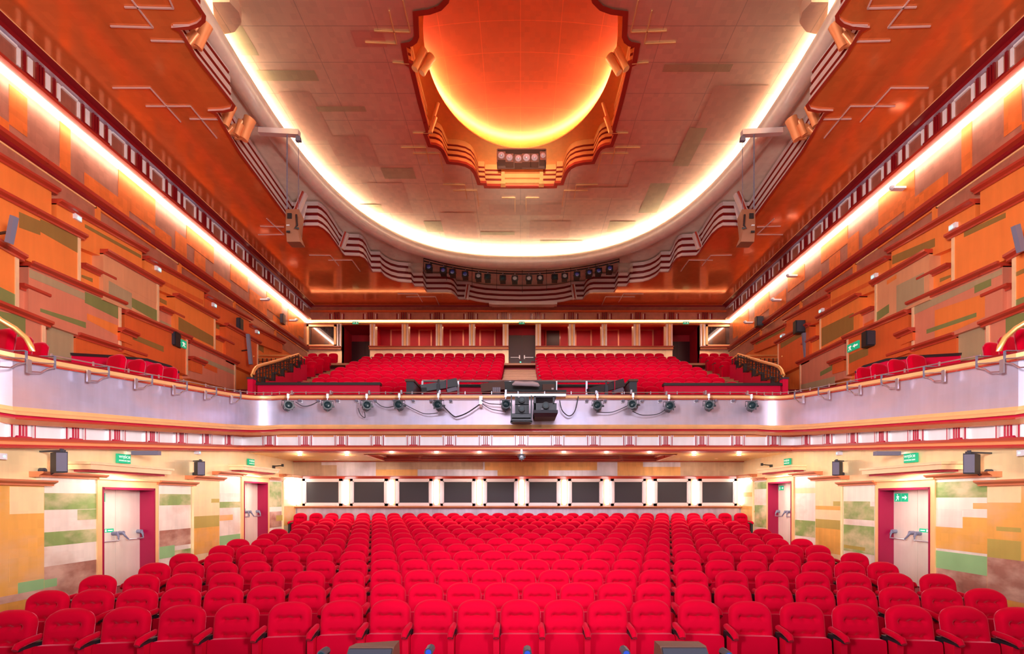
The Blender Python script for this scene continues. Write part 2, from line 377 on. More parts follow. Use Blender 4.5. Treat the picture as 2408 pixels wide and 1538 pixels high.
# ---------------------------------------------------------------- lower side walls: stepped leaf-covered panels, doors
def lower_wall(s):
    """s=-1 left, +1 right. Local wall coords: u = depth, h; protrusion p towards the room."""
    k = 1.0 if s < 0 else RT
    W = WL * k; nm = 'left' if s < 0 else 'right'
    def X(p): return s * (W - p)
    keys = ['wall_gold', 'wall_orange', 'wall_silver', 'wall_white', 'wall_green', 'wall_mint', 'wall_brown', 'wall_olive', 'gold']
    ms = [M[q] for q in keys]; K = {q[5:]: i for i, q in enumerate(keys)}; K['gold'] = 0; K['mould'] = 8
    def u(px): return WL * F / (CX - px)          # depth of a left-photo column on the wall plane
    def hh(px, py): return (CY - py) * u(px) / F
    def slab(m, p, u0, u1, h0, h1, k): m.box(min(X(p), X(-.45)), max(X(p), X(-.45)), u0, u1, h0, h1, k)
    top = 1.9
    m = MB()
    # upper, flush part of the wall with the soffit line, then door openings left free
    d1 = (u(228), u(350)); d2 = (u(565), u(620))
    dt1, dt2 = .215, .52
    segs = [(-1.0, d1[0]), (d1[1], d2[0]), (d2[1], DB + .3)]
    for a, b in segs: slab(m, 0, a, b, fl(max(a, 3.9)) - .4, top, 0)
    slab(m, 0, d1[0], d1[1], dt1, top, 0); slab(m, 0, d2[0], d2[1], dt2, top, 0)
    m.box(min(X(-.28), X(-.45)), max(X(-.28), X(-.45)), d1[0], d1[1], -3, dt1, 6)
    m.box(min(X(-.28), X(-.45)), max(X(-.28), X(-.45)), d2[0], d2[1], -3, dt2, 6)
    # projecting panels  (px0, px1, py top at px1, protrusion, base colour)
    pan = [(-150, 83, 1143, .16, 'orange'), (84, 217, 1128, .10, 'silver'), (365, 441, 1143, .09, 'silver'), (442, 504, 1131, .15, 'gold'),
           (505, 559, 1121, .09, 'silver'), (628, 659, 1131, .06, 'silver'), (660, 689, 1124, .11, 'gold')]
    for a, b, y, p, c in pan:
        b2 = min(u(b), DB - .02)
        slab(m, p, u(a), b2, fl(max(u(a), 4)) - .3, hh(b, y), K[c])
    # painted patches on the panels (px0, px1, y top, y bottom, colour), heights at the patch's middle
    patL = [(0, 82, 1145, 1208, 'gold'), (0, 82, 1298, 1362, 'orange'), (20, 82, 1366, 1398, 'mint'), (-60, 82, 1398, 1415, 'brown'),
            (85, 216, 1135, 1160, 'white'), (85, 216, 1160, 1198, 'green'), (170, 216, 1198, 1222, 'green'), (85, 169, 1202, 1246, 'silver'), (85, 216, 1248, 1280, 'green'),
            (85, 216, 1280, 1325, 'silver'), (85, 216, 1325, 1400, 'brown'), (85, 121, 1362, 1381, 'mint'),
            (366, 440, 1146, 1162, 'white'), (366, 440, 1162, 1188, 'green'), (366, 440, 1190, 1245, 'silver'), (366, 440, 1245, 1284, 'brown'), (366, 402, 1284, 1312, 'mint'), (402, 440, 1292, 1312, 'green'),
            (443, 503, 1133, 1180, 'gold'), (484, 503, 1173, 1182, 'olive'), (443, 503, 1213, 1240, 'olive'), (443, 503, 1240, 1300, 'orange'),
            (506, 558, 1124, 1160, 'white'), (506, 558, 1180, 1194, 'green'), (506, 540, 1211, 1224, 'orange'), (506, 558, 1258, 1280, 'mint'),
            (629, 658, 1133, 1192, 'green'), (629, 658, 1192, 1203, 'white'), (629, 658, 1203, 1240, 'brown'), (645, 675, 1211, 1224, 'olive'), (661, 688, 1150, 1175, 'white'), (661, 688, 1190, 1235, 'orange')]
    patR = [(0, 82, 1145, 1182, 'gold'), (0, 82, 1184, 1222, 'orange'), (0, 60, 1240, 1250, 'olive'), (0, 82, 1270, 1318, 'olive'), (-60, 82, 1318, 1415, 'brown'),
            (85, 216, 1132, 1170, 'green'), (85, 216, 1170, 1198, 'white'), (85, 125, 1183, 1197, 'orange'), (85, 150, 1217, 1245, 'orange'), (150, 216, 1200, 1240, 'silver'), (85, 216, 1241, 1296, 'orange'),
            (85, 216, 1302, 1345, 'mint'), (85, 216, 1345, 1400, 'brown'),
            (366, 440, 1146, 1180, 'white'), (376, 440, 1179, 1190, 'green'), (366, 440, 1190, 1222, 'wall' and 'green'), (366, 440, 1222, 1232, 'silver'), (366, 440, 1236, 1300, 'green'), (388, 440, 1284, 1292, 'olive'),
            (443, 460, 1179, 1190, 'olive'), (443, 503, 1190, 1199, 'orange'), (443, 503, 1222, 1243, 'olive'), (475, 503, 1245, 1263, 'mint'), (443, 503, 1243, 1300, 'orange'),
            (506, 558, 1124, 1146, 'white'), (524, 558, 1134, 1146, 'olive'), (506, 558, 1148, 1160, 'gold'), (506, 558, 1224, 1262, 'green'),
            (629, 658, 1133, 1150, 'green'), (629, 658, 1188, 1240, 'green'), (645, 675, 1201, 1205, 'orange'), (661, 688, 1158, 1168, 'orange'), (661, 688, 1190, 1235, 'orange')]
    pr = {i: q for i, q in enumerate(pan)}
    for n, (a, b, y0, y1, c) in enumerate(patL if s < 0 else patR):
        mid = (a + b) / 2; p = [q[3] for q in pan if q[0] - 2 <= mid <= q[1] + 2][0] + .003 + .0004 * (n % 5)
        m.box(min(X(p), X(p - .01)), max(X(p), X(p - .01)), u(a), min(u(b), DB - .03), hh(mid, y1), hh(mid, y0), K[c])
    wall = m.build('wall_' + nm, ms, kind='structure')
    # ledges that cap the panels
    for a, b, y, p, c in pan:
        l = MB(); b2 = min(u(b), DB - .03); t = hh(b, y); x0 = W + .1
        prof = [(-.12, .10), (p + .16, .10), (p + .16, .07), (p + .08, .03), (p + .08, 0), (-.12, 0)]
        lo = [(s * (W - o), u(a) - .12, t + z) for o, z in prof]; hi = [(s * (W - o), b2 + (.10 if b < 655 else 0), t + z) for o, z in prof]
        l.hexa(lo, hi); l.build('panel_ledge', M['ledge'], parent=wall)
    # shelf lights over the doors
    for a, b, y0, y1, brk in ((160, 388, 1110, 1096, 222), (533, 643, 1110, 1100, 565)):
        l = MB(); t = hh(brk, y1) ; ua, ub = u(a) , u(b) * .97
        l.box(min(X(0), X(.42)), max(X(0), X(.42)), u(brk) - .55, ub, t - .10, t, 0)
        l.box(min(X(0), X(.46)), max(X(0), X(.46)), u(brk) - .6, ub + .04, t, t + .05, 0)
        l.box(min(X(0), X(.30)), max(X(0), X(.30)), u(brk) - .45, ub - .06, t - .14, t - .10, 1)
        l.build('light_shelf', [M['gold_pale'], M['crimson_line']], parent=wall)
        area('light_shelf_lamp', (X(.38), (u(brk) - .4 + ub) / 2, t - .17), (X(-.05), (u(brk) - .4 + ub) / 2, t - 2.2), .3, ub - u(brk), 34, (1, .92, .8))
    return wall, X, u, hh, (d1, dt1), (d2, dt2)

def sign_mesh(name, txt, size, mt, parent, mtx, shear=0):
    c = bpy.data.curves.new(name, 'FONT'); c.body = txt; c.size = size; c.align_x = 'CENTER'; c.align_y = 'CENTER'; c.extrude = .002
    t = bpy.data.objects.new('tmp', c); COL.objects.link(t)
    dg = bpy.context.evaluated_depsgraph_get(); dg.update()
    me = bpy.data.meshes.new_from_object(t.evaluated_get(dg)); me.name = name
    bpy.data.objects.remove(t); bpy.data.curves.remove(c)
    me.transform(mtx); me.materials.clear(); me.materials.append(mt)
    o = bpy.data.objects.new(name, me); COL.objects.link(o); o.parent = parent
    return o

def door(s, X, u0, u1, htop, idx, big):
    """double escape door, recessed in its reveal, with push bars."""
    nm = 'door_%d' % idx
    base = fl((u0 + u1) / 2)
    root = thing(nm, (X(-.14), (u0 + u1) / 2, base), kind='structure')
    fr = MB(); w_ = .13
    def bx(m, p0, p1, a, b, z0, z1, k=0): m.box(min(X(p0), X(p1)), max(X(p0), X(p1)), a, b, z0, z1, k)
    bx(fr, 0.0, .13, u0 - w_, u0 - .02, base, htop + .02); bx(fr, 0.0, .13, u1 + .02, u1 + w_, base, htop + .02)
    bx(fr, 0.0, .13, u0 - w_, u1 + w_, htop + .02, htop + .17); bx(fr, 0.0, .20, u0 - w_ - .04, u1 + w_ + .04, htop + .17, htop + .21)
    fr.build('door_frame', M['gold'], parent=root)
    ln = MB()
    bx(ln, -.02, .14, u0 - .02, u0 + .015, base, htop + .02); bx(ln, -.02, .14, u1 - .015, u1 + .02, base, htop + .02); bx(ln, -.02, .14, u0, u1, htop - .03, htop + .02)
    bx(ln, -.26, -.02, u1 - .012, u1 + .0, base, htop); bx(ln, -.26, -.02, u0, u0 + .012, base, htop); bx(ln, -.26, -.02, u0, u1, htop - .012, htop)
    ln.build('reveal_lining', M['reveal'], parent=root)
    mid = (u0 + u1) / 2
    for i, (a, b) in enumerate(((u0 + .015, mid - .004), (mid + .004, u1 - .015))):
        lf = MB(); bx(lf, -.245, -.20, a, b, base + .02, htop - .015)
        leafo = lf.build('door_leaf', M['door_leaf'], parent=root)
        hb = base + 1.10
        pb = MB(); n = 1 if i == 0 else -1
        for q in (a + .09, b - .07):
            pb.cyl((X(-.20), q, hb + .09), (X(-.10), q, hb + .09), .045, 12, 0)
            pb.tube([(X(-.11), q, hb + .10), (X(-.07), q, hb + .03), (X(-.05), q + (.08 if q < (a + b) / 2 else -.02), hb - .06)], [.03, .022, .016], 8, 0)
        pb.tube([(X(-.05), a + .16, hb - .06), (X(-.05), b - .09, hb - .06)], .018, 8, 1)
        pb.build('push_bar', [M['grey'], M['steel']], parent=leafo, smooth=True)
    sg = MB(); sz = .19 if big else .15
    zt = htop - .10; a = u0 + (.03 if s < 0 else u1 - u0 - .03 - 2 * sz - .02)
    if s < 0: a = u0 + .03
    bx(sg, -.2, -.195, a, a + sz, zt - sz, zt, 0)
    bx(sg, -.2, -.195, a + sz + .01, a + 2 * sz + .01, zt - sz, zt, 0)
    # arrow and running figure
    x = X(-.193)
    def P(cx, pts):
        return [(x, cx - s * q[0] * sz, zt - sz / 2 + q[1] * sz) for q in pts]
    cx2 = a + sz * 1.5 + .01; cx1 = a + sz / 2
    if s > 0: cx1, cx2 = cx2, cx1
    arrow = [(-.35, -.08), (.05, -.08), (.05, -.3), (.38, 0), (.05, .3), (.05, .08), (-.35, .08)]
    man = [(-.3, -.4), (-.05, -.05), (-.2, .05), (-.15, .15), (.1, .2), (.3, .05), (.1, .0), (.2, -.15), (.12, -.4), (.05, -.15), (-.02, -.12), (-.2, -.42)]
    for cc, sh in ((cx2, arrow), (cx1, man)):
        v = P(cc, sh); sg.add(v, [tuple(range(len(v)))], 1)
    sg.disc((x, cx1 + .02 * sz, zt - sz / 2 + .32 * sz), (1, 0, 0), .08 * sz, 10, 1)
    bx(sg, -.2, -.196, mid - .28, mid - .05, base + 1.22, base + 1.30, 0)
    bx(sg, -.196, -.194, mid - .20, mid - .08, base + 1.25, base + 1.27, 1); bx(sg, -.196, -.194, mid - .27, mid - .235, base + 1.235, base + 1.285, 1)
    sg.build('escape_sign', [M['sign_green'], M['sign_white']], parent=root)
    return root

WALLS = {}
di = 0
for s in (-1, 1):
    wl, X, u, hh, A, B = lower_wall(s); WALLS[s] = (wl, X, u, hh)
    for (d, t), big in ((A, 1), (B, 0)):
        di += 1; door(s, X, d[0], d[1], t, di, big)

# ---------------------------------------------------------------- back wall of the stalls
m = MB()
def bw(px0, px1, y0, y1, d, k, t=.01, m=None):
    a = PD(px0, y1, DB); b = PD(px1, y0, DB); m.box(a[0], b[0], DB - d - t, DB - d, a[2], b[2], k)
m.box(-8.8, 8.8, DB, DB + .3, fl(18) - .5, 1.9, 0)
for a, b, y0, y1, k in ((690, 792, 1085, 1119, 1), (756, 792, 1085, 1094, 0), (792, 884, 1085, 1115, 0), (884, 982, 1104, 1119, 2), (984, 1140, 1106, 1119, 0), (1140, 1404, 1087, 1106, 2), (1170, 1290, 1106, 1119, 2),
                        (1290, 1452, 1106, 1119, 0), (1452, 1512, 1086, 1119, 2), (1512, 1600, 1098, 1119, 2), (1600, 1765, 1085, 1119, 1), (983, 1136, 1087, 1104, 1), (880, 983, 1087, 1104, 1)):
    bw(a, b, y0, y1, 0, k, .006 + .0005 * (a % 5), m=m)
bwall = m.build('wall_back_stalls', [M['back_silver'], M['back_brown'], M['back_orange']], kind='structure')
for nm, y0, y1, t, mt in (('window_head_ledge', 1120, 1126, .22, 'cornice'), ('window_sill_ledge', 1190.5, 1195, .20, 'copper')):
    m = MB(); a = PD(697, y1, DB); b = PD(1755, y0, DB)
    m.hexa([(a[0], DB, a[2]), (a[0], DB - t * .6, a[2]), (a[0], DB - t, b[2] - .02), (a[0], DB - t, b[2]), (a[0], DB, b[2])],
           [(b[0], DB, a[2]), (b[0], DB - t * .6, a[2]), (b[0], DB - t, b[2] - .02), (b[0], DB - t, b[2]), (b[0], DB, b[2])])
    m.build(nm, M[mt], parent=bwall)
m = MB(); a = PD(692, 1087, DB); b = PD(1760, 1084, DB); m.box(a[0], b[0], DB - .1, DB, a[2], b[2]); m.build('ceiling_moulding', M['cornice'], parent=bwall)
SC = [704, 815.5, 922, 1026.8, 1127.5, 1226.8, 1326.5, 1426.5, 1527, 1632, 1740]
for i in range(10):
    a, b = SC[i], SC[i + 1]
    root = thing('window_%d' % (i + 1), PD((a + b) / 2, 1190, DB), kind='structure')
    x0 = PD(a + 10, 1190, DB)[0]; x1 = PD(b - 10, 1190, DB)[0]; z0 = PD(0, 1189.5, DB)[2]; z1 = PD(0, 1125.5, DB)[2]; fw = .10
    m = MB()
    for X0, X1, Z0, Z1 in ((x0, x0 + fw, z0, z1), (x1 - fw, x1, z0, z1), (x0, x1, z0, z0 + fw * .9), (x0, x1, z1 - fw, z1)):
        m.box(X0, X1, DB - .10, DB, Z0, Z1)
    for X0, X1, Z0, Z1 in ((x0 + fw, x0 + fw + .03, z0, z1), (x1 - fw - .03, x1 - fw, z0, z1), (x0 + fw, x1 - fw, z0 + .09, z0 + .12), (x0 + fw, x1 - fw, z1 - .13, z1 - .10)):
        m.box(X0, X1, DB - .07, DB, Z0, Z1)
    m.build('window_frame', M['copper_silver'], parent=root)
    m = MB(); m.box(x0 + fw + .02, x1 - fw - .02, DB - .04, DB - .03, z0 + .1, z1 - .1); m.build('window_pane', M['glass_dark'], parent=root)
ORD = ['first', 'second', 'third', 'fourth', 'fifth', 'sixth', 'seventh', 'eighth', 'ninth', 'tenth', 'eleventh', 'twelfth', 'thirteenth', 'fourteenth', 'fifteenth', 'sixteenth', 'seventeenth', 'eighteenth', 'nineteenth', 'twentieth',
       'twenty-first', 'twenty-second', 'twenty-third', 'twenty-fourth', 'twenty-fifth', 'twenty-sixth', 'twenty-seventh', 'twenty-eighth', 'twenty-ninth', 'thirtieth']
for i, a in enumerate(SC):
    c = PD(a, 1188, DB); z1 = PD(0, 1127, DB)[2]; r = .085
    root = thing('wall_sconce', (c[0], DB - .06, c[2]), 'glowing white upright tube sconce between dark stalls windows, %s from the left' % ORD[i], 'wall light', 'tube sconces on the stalls back wall')
    m = MB()
    m.box(c[0] - .12, c[0] + .12, DB - .03, DB - .001, c[2], z1); m.build('backplate', M['copper'], parent=root)
    m = MB(); m.tube([(c[0], DB - .11, c[2] + .02), (c[0], DB - .11, c[2] + .1), (c[0], DB - .11, z1 - .1), (c[0], DB - .11, z1 - .02)], [.05, r, r, .05], 14)
    m.build('glass_tube', M['sconce'], parent=root, smooth=True)

# ---------------------------------------------------------------- soffit under the balcony with its tray
def hs(d): return 1.475 - (d - 14.7) * .016
m = MB()
tx, t0, t1 = 5.2, 15.75, 17.95
def sof(x0, x1, a, b, k=0, dz=0): m.quad((x0, a, hs(a) + dz), (x1, a, hs(a) + dz), (x1, b, hs(b) + dz), (x0, b, hs(b) + dz), k)
sof(-9, 9, 14.75, t0); sof(-9, -tx, t0, t1); sof(tx, 9, t0, t1); sof(-9, 9, t1, DB)
sof(-tx, tx, t0, t1, 0, .30)
for q in ((-tx, t0, tx, t0), (tx, t0, tx, t1), (tx, t1, -tx, t1), (-tx, t1, -tx, t0)):
    m.quad((q[0], q[1], hs(q[1])), (q[2], q[3], hs(q[3])), (q[2], q[3], hs(q[3]) + .3), (q[0], q[1], hs(q[1]) + .3), 1)
# slab above so that nothing shines through
m.box(-9, 9, 14.9, DB + .3, 1.85, 2.0, 2)
m.box(-9, 9, DB + .29, DB + .31, -2, 2.6, 2)
sofo = m.build('ceiling_under_balcony', [M['soffit'], M['cornice'], M['black']], kind='structure')
m = MB(); path = [(-tx, t1, hs(t1)), (-3.9, t1, hs(t1)), (-3.8, t1 + .12, hs(t1)), (3.8, t1 + .12, hs(t1)), (3.9, t1, hs(t1)), (tx, t1, hs(t1))]
m.sweep(path, [(0, -.03), (.10, -.03), (.10, .04), (.22, .04), (.22, .12), (.34, .12), (.34, .2)], [0, 1, 0, 1, 0, 1])
m.build('tray_moulding', [M['copper'], M['cornice_dark']], parent=sofo)
m = MB(); m.sweep([(-tx, t0, hs(t0)), (-tx, t1, hs(t1))], [(0, -.02), (.12, -.02), (.12, .1), (.24, .1), (.24, .2)], [0, 1]); m.sweep([(tx, t1, hs(t1)), (tx, t0, hs(t0))], [(0, -.02), (.12, -.02), (.12, .1), (.24, .1), (.24, .2)], [0, 1])
m.sweep([(tx, t0, hs(t0)), (-tx, t0, hs(t0))], [(0, -.02), (.08, -.02), (.08, .1)], [0, 1])
m.build('tray_moulding', [M['gold_pale'], M['cornice']], parent=sofo)
dl = [640, 705, 816, 921, 1026.5, 1127, 1326, 1426, 1527, 1632, 1738]
for i, px in enumerate(dl):
    d = 15.05 if i > 2 and i < 9 else 15.9
    if i == 0: continue
    x = (px - CX) * d / F
    root = thing('recessed_downlight', (x, d, hs(d) - .01), 'small bright round downlight recessed in the golden soffit, %s from the left' % ORD[i - 1], 'downlight', 'downlights in the soffit under the balcony')
    mm = MB(); mm.cyl((x, d, hs(d) - .015), (x, d, hs(d) + .03), .09, 16); mm.build('trim_ring', M['gold_pale'], parent=root, smooth=True)
    mm = MB(); mm.disc((x, d, hs(d) - .02), (0, 0, -1), .06, 16); mm.build('lamp_lens', M['downlight'], parent=root)
    pl_ = bpy.data.lights.new('downlight_glow', 'POINT'); pl_.energy = 9; pl_.shadow_soft_size = .05; pl_.color = (1, .84, .6)
    po = bpy.data.objects.new('downlight_glow', pl_); COL.objects.link(po); po.location = (x, d, hs(d) - .16 + E)
for k in range(4):
    area('soffit_downlight_glow', (-6 + 4 * k, 15.6, 1.25), (-6 + 4 * k, 15.6, -1), 1.5, .4, 60, (1, .85, .68))

# ---------------------------------------------------------------- balcony front: parapet, mouldings, frieze with pilasters
def fascia_half(s):
    k = 1 if s < 0 else RT
    P = [(-9.4, 6.6, 1.62), (-9.05, 7.35, 1.56), (-8.8, 7.75, 1.49), (-8.50, 7.97, 1.44)]
    P += [(-8.46, 8.6, 1.50), (-8.33, 11.0, 1.74), (-8.22, 13.3, 1.975)]
    for a in range(0, 91, 15):
        t = math.radians(a); P.append((-7.35 - .86 * math.cos(t) , 13.72 + .88 * math.sin(t), 2.03 + .13 * a / 90))
    return [(-s * p[0] * k, p[1], p[2]) for p in P]
L = fascia_half(-1); R = fascia_half(1)
path = L + R[::-1]
FH = .985
m = MB()
m.sweep(path, [(-.16, 0), (-.0, 0), (.0, FH - .09)], [0])          # leaf-covered face
par = m.build('wall_balcony_front', [M['silver']], kind='structure', smooth=True, ang=40)
m = MB(); m.sweep(path, [(0, FH - .13), (.05, FH - .13), (.05, FH - .10), (.09, FH - .08), (.09, FH - .01), (.05, FH), (.05, FH + .035), (-.18, FH + .05)], [0, 0, 1, 1, 1, 2, 1])
m.sweep(path, [(-.16, 0), (-.18, FH + .05)], [3])
m.build('parapet_handrail', [M['cornice'], M['gold'], M['cornice_dark'], M['crimson']], parent=par, smooth=True)
m = MB(); m.sweep(path, [(0, .10), (.03, .03), (.10, 0), (.13, -.05), (.10, -.06), (.12, -.09), (.12, -.125), (.09, -.13), (.02, -.19), (-.06, -.20)], [1, 1, 1, 0, 2, 0, 1, 1, 3])
m.build('parapet_moulding', [M['cornice'], M['gold'], M['crimson_line'], M['copper']], parent=par, smooth=True)
# frieze: straight runs with sharp inner corners
fz = [(-9.62, 7.0, 1.62), (-9.05, 8.26, 1.49), (-8.86, 8.9, 1.555), (-8.60, 11.4, 1.8), (-8.42, 13.2, 1.98), (-8.60, 14.78, 2.16)]
fz = [(-8.63, 4.5, 1.22), (-8.63, 8.08, 1.545), (-8.60, 14.72, 2.14)]
fp = fz + [(-p[0] * RT, p[1], p[2]) for p in fz[::-1]]
m = MB(); m.sweep(fp, [(0.02, -.19), (.02, -.24), (0, -.24), (0, -.52)], [1, 1, 0])
fr = m.build('frieze', [M['silver_cool'], M['copper']], parent=par)
m = MB(); m.sweep(fp, [(0, -.51), (.07, -.51), (.07, -.56), (.04, -.58), (.04, -.63), (.10, -.66), (.10, -.69), (-.35, -.69)], [0, 0, 1, 1, 2, 0, 2])
m.build('frieze_moulding', [M['cornice'], M['copper'], M['crimson_line']], parent=par)
def pilaster(m, c, t, n, h):
    """three crimson fins with a stepped foot, flanked by two silver blocks"""
    c = Vector(c); 
    def bx(a0, a1, o, z0, z1, k):
        q = [c + t * a + n * oo for a, oo in ((a0, -.02), (a1, -.02), (a1, o), (a0, o))]
        m.hexa([(p.x, p.y, h + z0) for p in q], [(p.x, p.y, h + z1) for p in q], k)
    for a in (-.052, 0, .052): bx(a - .008, a + .008, .045, -.48, -.22, 0)
    for a in (-.026, .026): bx(a - .012, a + .012, .03, -.48, -.22, 2)
    for sg in (-1, 1):
        bx(sg * .19 - .007, sg * .19 + .007, .05, -.52, -.2, 0); bx(sg * .165 - .013, sg * .165 + .013, .05, -.52, -.2, 2)
        bx(sg * .10 - .03, sg * .10 + .03, .03, -.5, -.22, 1)
        bx(sg * .215 - .012, sg * .215 + .012, .04, -.52, -.2, 1)
    bx(-.12, .12, .065, -.52, -.485, 0)
pl = []
for i in range(-9, 10):
    x = i * 1.112 + .035
    if abs(x) < 8.3: pl.append(((x, 14.72, 0), Vector((1, 0, 0)), Vector((0, -1, 0)), 2.14))
for s in (-1, 1):
    k = 1 if s < 0 else RT
    a = Vector((-8.63, 8.08)); b = Vector((-8.60, 14.72)); D = (b - a); Lg = D.length; D.normalize()
    for px in (50, 174, 272, 355, 424, 484, 536):
        # intersection of the photo column with the frieze run
        tt = None; q = (px - CX) / F
        tt = (q * a.y - a.x) / (D.x - q * D.y); p = a + D * tt
        t = Vector((D.x * (1 if s < 0 else -k), D.y, 0)).normalized(); n = Vector((t.y, -t.x, 0)) if s < 0 else Vector((-t.y, t.x, 0))
        pl.append(((-s * -abs(p.x) * -1 * k if False else s * abs(p.x) * k, p.y, 0), t, n, 1.545 + .595 * tt / Lg))
for c, t, n, h in pl:
    m = MB(); pilaster(m, c, t, n, h); m.build('pilaster', [M['crimson_line'], M['silver_cool'], M['copper_silver']], parent=fr)

# brackets on the outside of the side parapets and small rail clamps
for s in (-1, 1):
    k = 1 if s < 0 else RT
    for j, px in enumerate((48, 116, 244, 347, 430, 500, 558)):
        q = (px - CX) / F; a = Vector((-8.46, 8.6)); D = (Vector((-8.22, 13.3)) - a).normalized()
        tt = (q * a.y - a.x) / (D.x - q * D.y); p = a + D * tt; hb = 1.50 + (p.y - 8.6) * .101
        x = s * abs(p.x) * k; n = -s; y = p.y
        root = thing('parapet_bracket', (x, y, hb + .8), 'grey steel rigging bracket hooked over the %s side parapet, %s from the stage' % ('left' if s < 0 else 'right', ORD[j]), 'bracket', 'steel brackets along the side parapets')
        m = MB(); zt = hb + FH + .07
        m.bar((x + n * .1, y, zt - .22), (x + n * .1, y, zt), .04, .012, 0, up=(0, 1, 0)); m.bar((x + n * .1, y, zt), (x - n * .2, y, zt), .05, .012, 0)
        m.build('clamp', M['grey'], parent=root)
        m = MB(); m.tube([(x + n * .1, y, zt - .2), (x + n * .12, y - .16, zt - .27), (x + n * .14, y - .28, zt - .36), (x + n * .14, y - .48, zt - .40)], .013, 6)
        m.tube([(x + n * .1, y, zt - .13), (x + n * .14, y - .48, zt - .24)], .009, 6)
        m.bar((x + n * .14, y - .49, zt - .43), (x + n * .14, y - .49, zt - .20), .07, .025, 0, up=(1, 0, 0))
        m.build('arm', M['steel'], parent=root)
# slim chrome guard rail above the parapet with its posts
m = MB(); gp = [(p[0] + (.12 if p[0] < 0 else -.12), p[1] + .04, p[2] + FH + .12) for p in path[4:-4]]
gp = [(p[0] + (-.06 if p[0] < 0 else .06) , p[1] + .05, p[2] + FH + .115) for p in path[4:-4]]
m.tube(gp, .013, 6)
tot = 0
for i in range(len(gp) - 1):
    a = Vector(gp[i]); b = Vector(gp[i + 1]); n = max(1, round((b - a).length / .8))
    for j in range(n):
        p = a.lerp(b, j / n); m.box(p.x - .012, p.x + .012, p.y - .012, p.y + .012, p.z - .09, p.z + .03)
m.build('guard_rail', M['steel'], parent=par, smooth=True)
# the slanted brass end rail at each side
for s in (-1, 1):
    k = 1 if s < 0 else RT
    pts = [PX(-60, 700, -9.3), PX(0, 752, -9.2), PX(35, 772, -9.1), PX(62, 795, -9.0), PX(73, 815, -8.95), PX(76, 826, -8.95)]
    if s > 0: pts = mir(pts, k)
    m = MB(); m.tube(pts, .045, 10); m.build('end_rail', M['brass'], parent=par, smooth=True)

# ---------------------------------------------------------------- balcony floor and steps
BD0 = 17.0; RP = .89; RH = .385
def bfl(k): return 3.065 + RH * k if k < 10 else 3.065 + RH * k + .05
m = MB()
m.box(-12.6, 12.6, 14.75, 16.2, 2.0, 2.50, 0)
m.box(-12.6, 12.6, 16.2, 17.3, 2.0, 2.80, 0)
for k in range(11):
    d = BD0 + RP * k
    m.box(-12.3, 12.3, d - .45, 27, 2.2, bfl(k), 0)
floor_b = m.build('floor_balcony', [M['carpet']], kind='structure')
m = MB()
for s in (-1, 1):   # side gallery decks
    k = 1 if s < 0 else RT
    dk = lambda y: 2.34 + .124 * (y - 9.3)
    xa, xb = sorted((s * 8.95 * k, s * 12.4))
    m.hexa([(xa, 7, dk(7) - .2), (xb, 7, dk(7) - .2), (xb, 16.3, dk(16.3) - .2), (xa, 16.3, dk(16.3) - .2)], [(xa, 7, dk(7)), (xb, 7, dk(7)), (xb, 16.3, dk(16.3)), (xa, 16.3, dk(16.3))])
m.build('floor_gallery', [M['carpet']], kind='structure')
# oak-coloured aisle stairs
m = MB()
for k in range(10):
    d = BD0 + RP * k - .45
    for q in range(2):
        z1 = bfl(k) + .0 + RH / 2 * (q); 
        m.box(-.84, .84, d + RP / 2 * q - .02, d + RP + .02, z1 - .15, z1 + .02, 0)
        m.box(-.85, .85, d + RP / 2 * q - .045, d + RP / 2 * q + .02, z1 + .005, z1 + .026, 1)
m.box(-1.0, 1.0, 25.0, DU - .05, 7.0, 7.10, 0)
m.build('stair_centre_aisle', [M['wood'], M['nosing']], kind='structure')
for s in (-1, 1):
    m = MB()
    for k in range(10):
        d = BD0 + RP * k - .45
        for q in range(2):
            z1 = bfl(k) + RH / 2 * q; x0, x1 = sorted((s * 8.45, s * 10.0))
            m.box(x0, x1, d + RP / 2 * q - .02, d + RP + .02, z1 - .15, z1 + .02, 0)
            m.box(x0, x1, d + RP / 2 * q - .045, d + RP / 2 * q + .02, z1 + .005, z1 + .026, 1)
    m.box(min(s * 8.4, s * 10.2), max(s * 8.4, s * 10.2), 25.0, DU - .05, 7.0, 7.10, 0)
    m.build('stair_side_aisle', [M['wood'], M['nosing']], kind='structure')
for i in range(10):
    d = 25.0 - i * .62; z = 7.13 if i < 1 else 3.085 + RH / 2 * math.floor((d - (BD0 - .45)) / (RP / 2)) 
    m = MB(); m.cyl((0, d - .02, z), (0, d - .02, z + .03), .035 if i < 2 else .025, 10)
    o = m.build('step_light', M['green_led'] if i < 2 else M['sconce'])
    tag(o, ('small green marker light on the centre aisle stair, %s from the top' if i < 2 else 'tiny white marker light down the centre aisle stair, %s from the top') % ORD[i], 'step light', 'marker lights on the centre aisle')

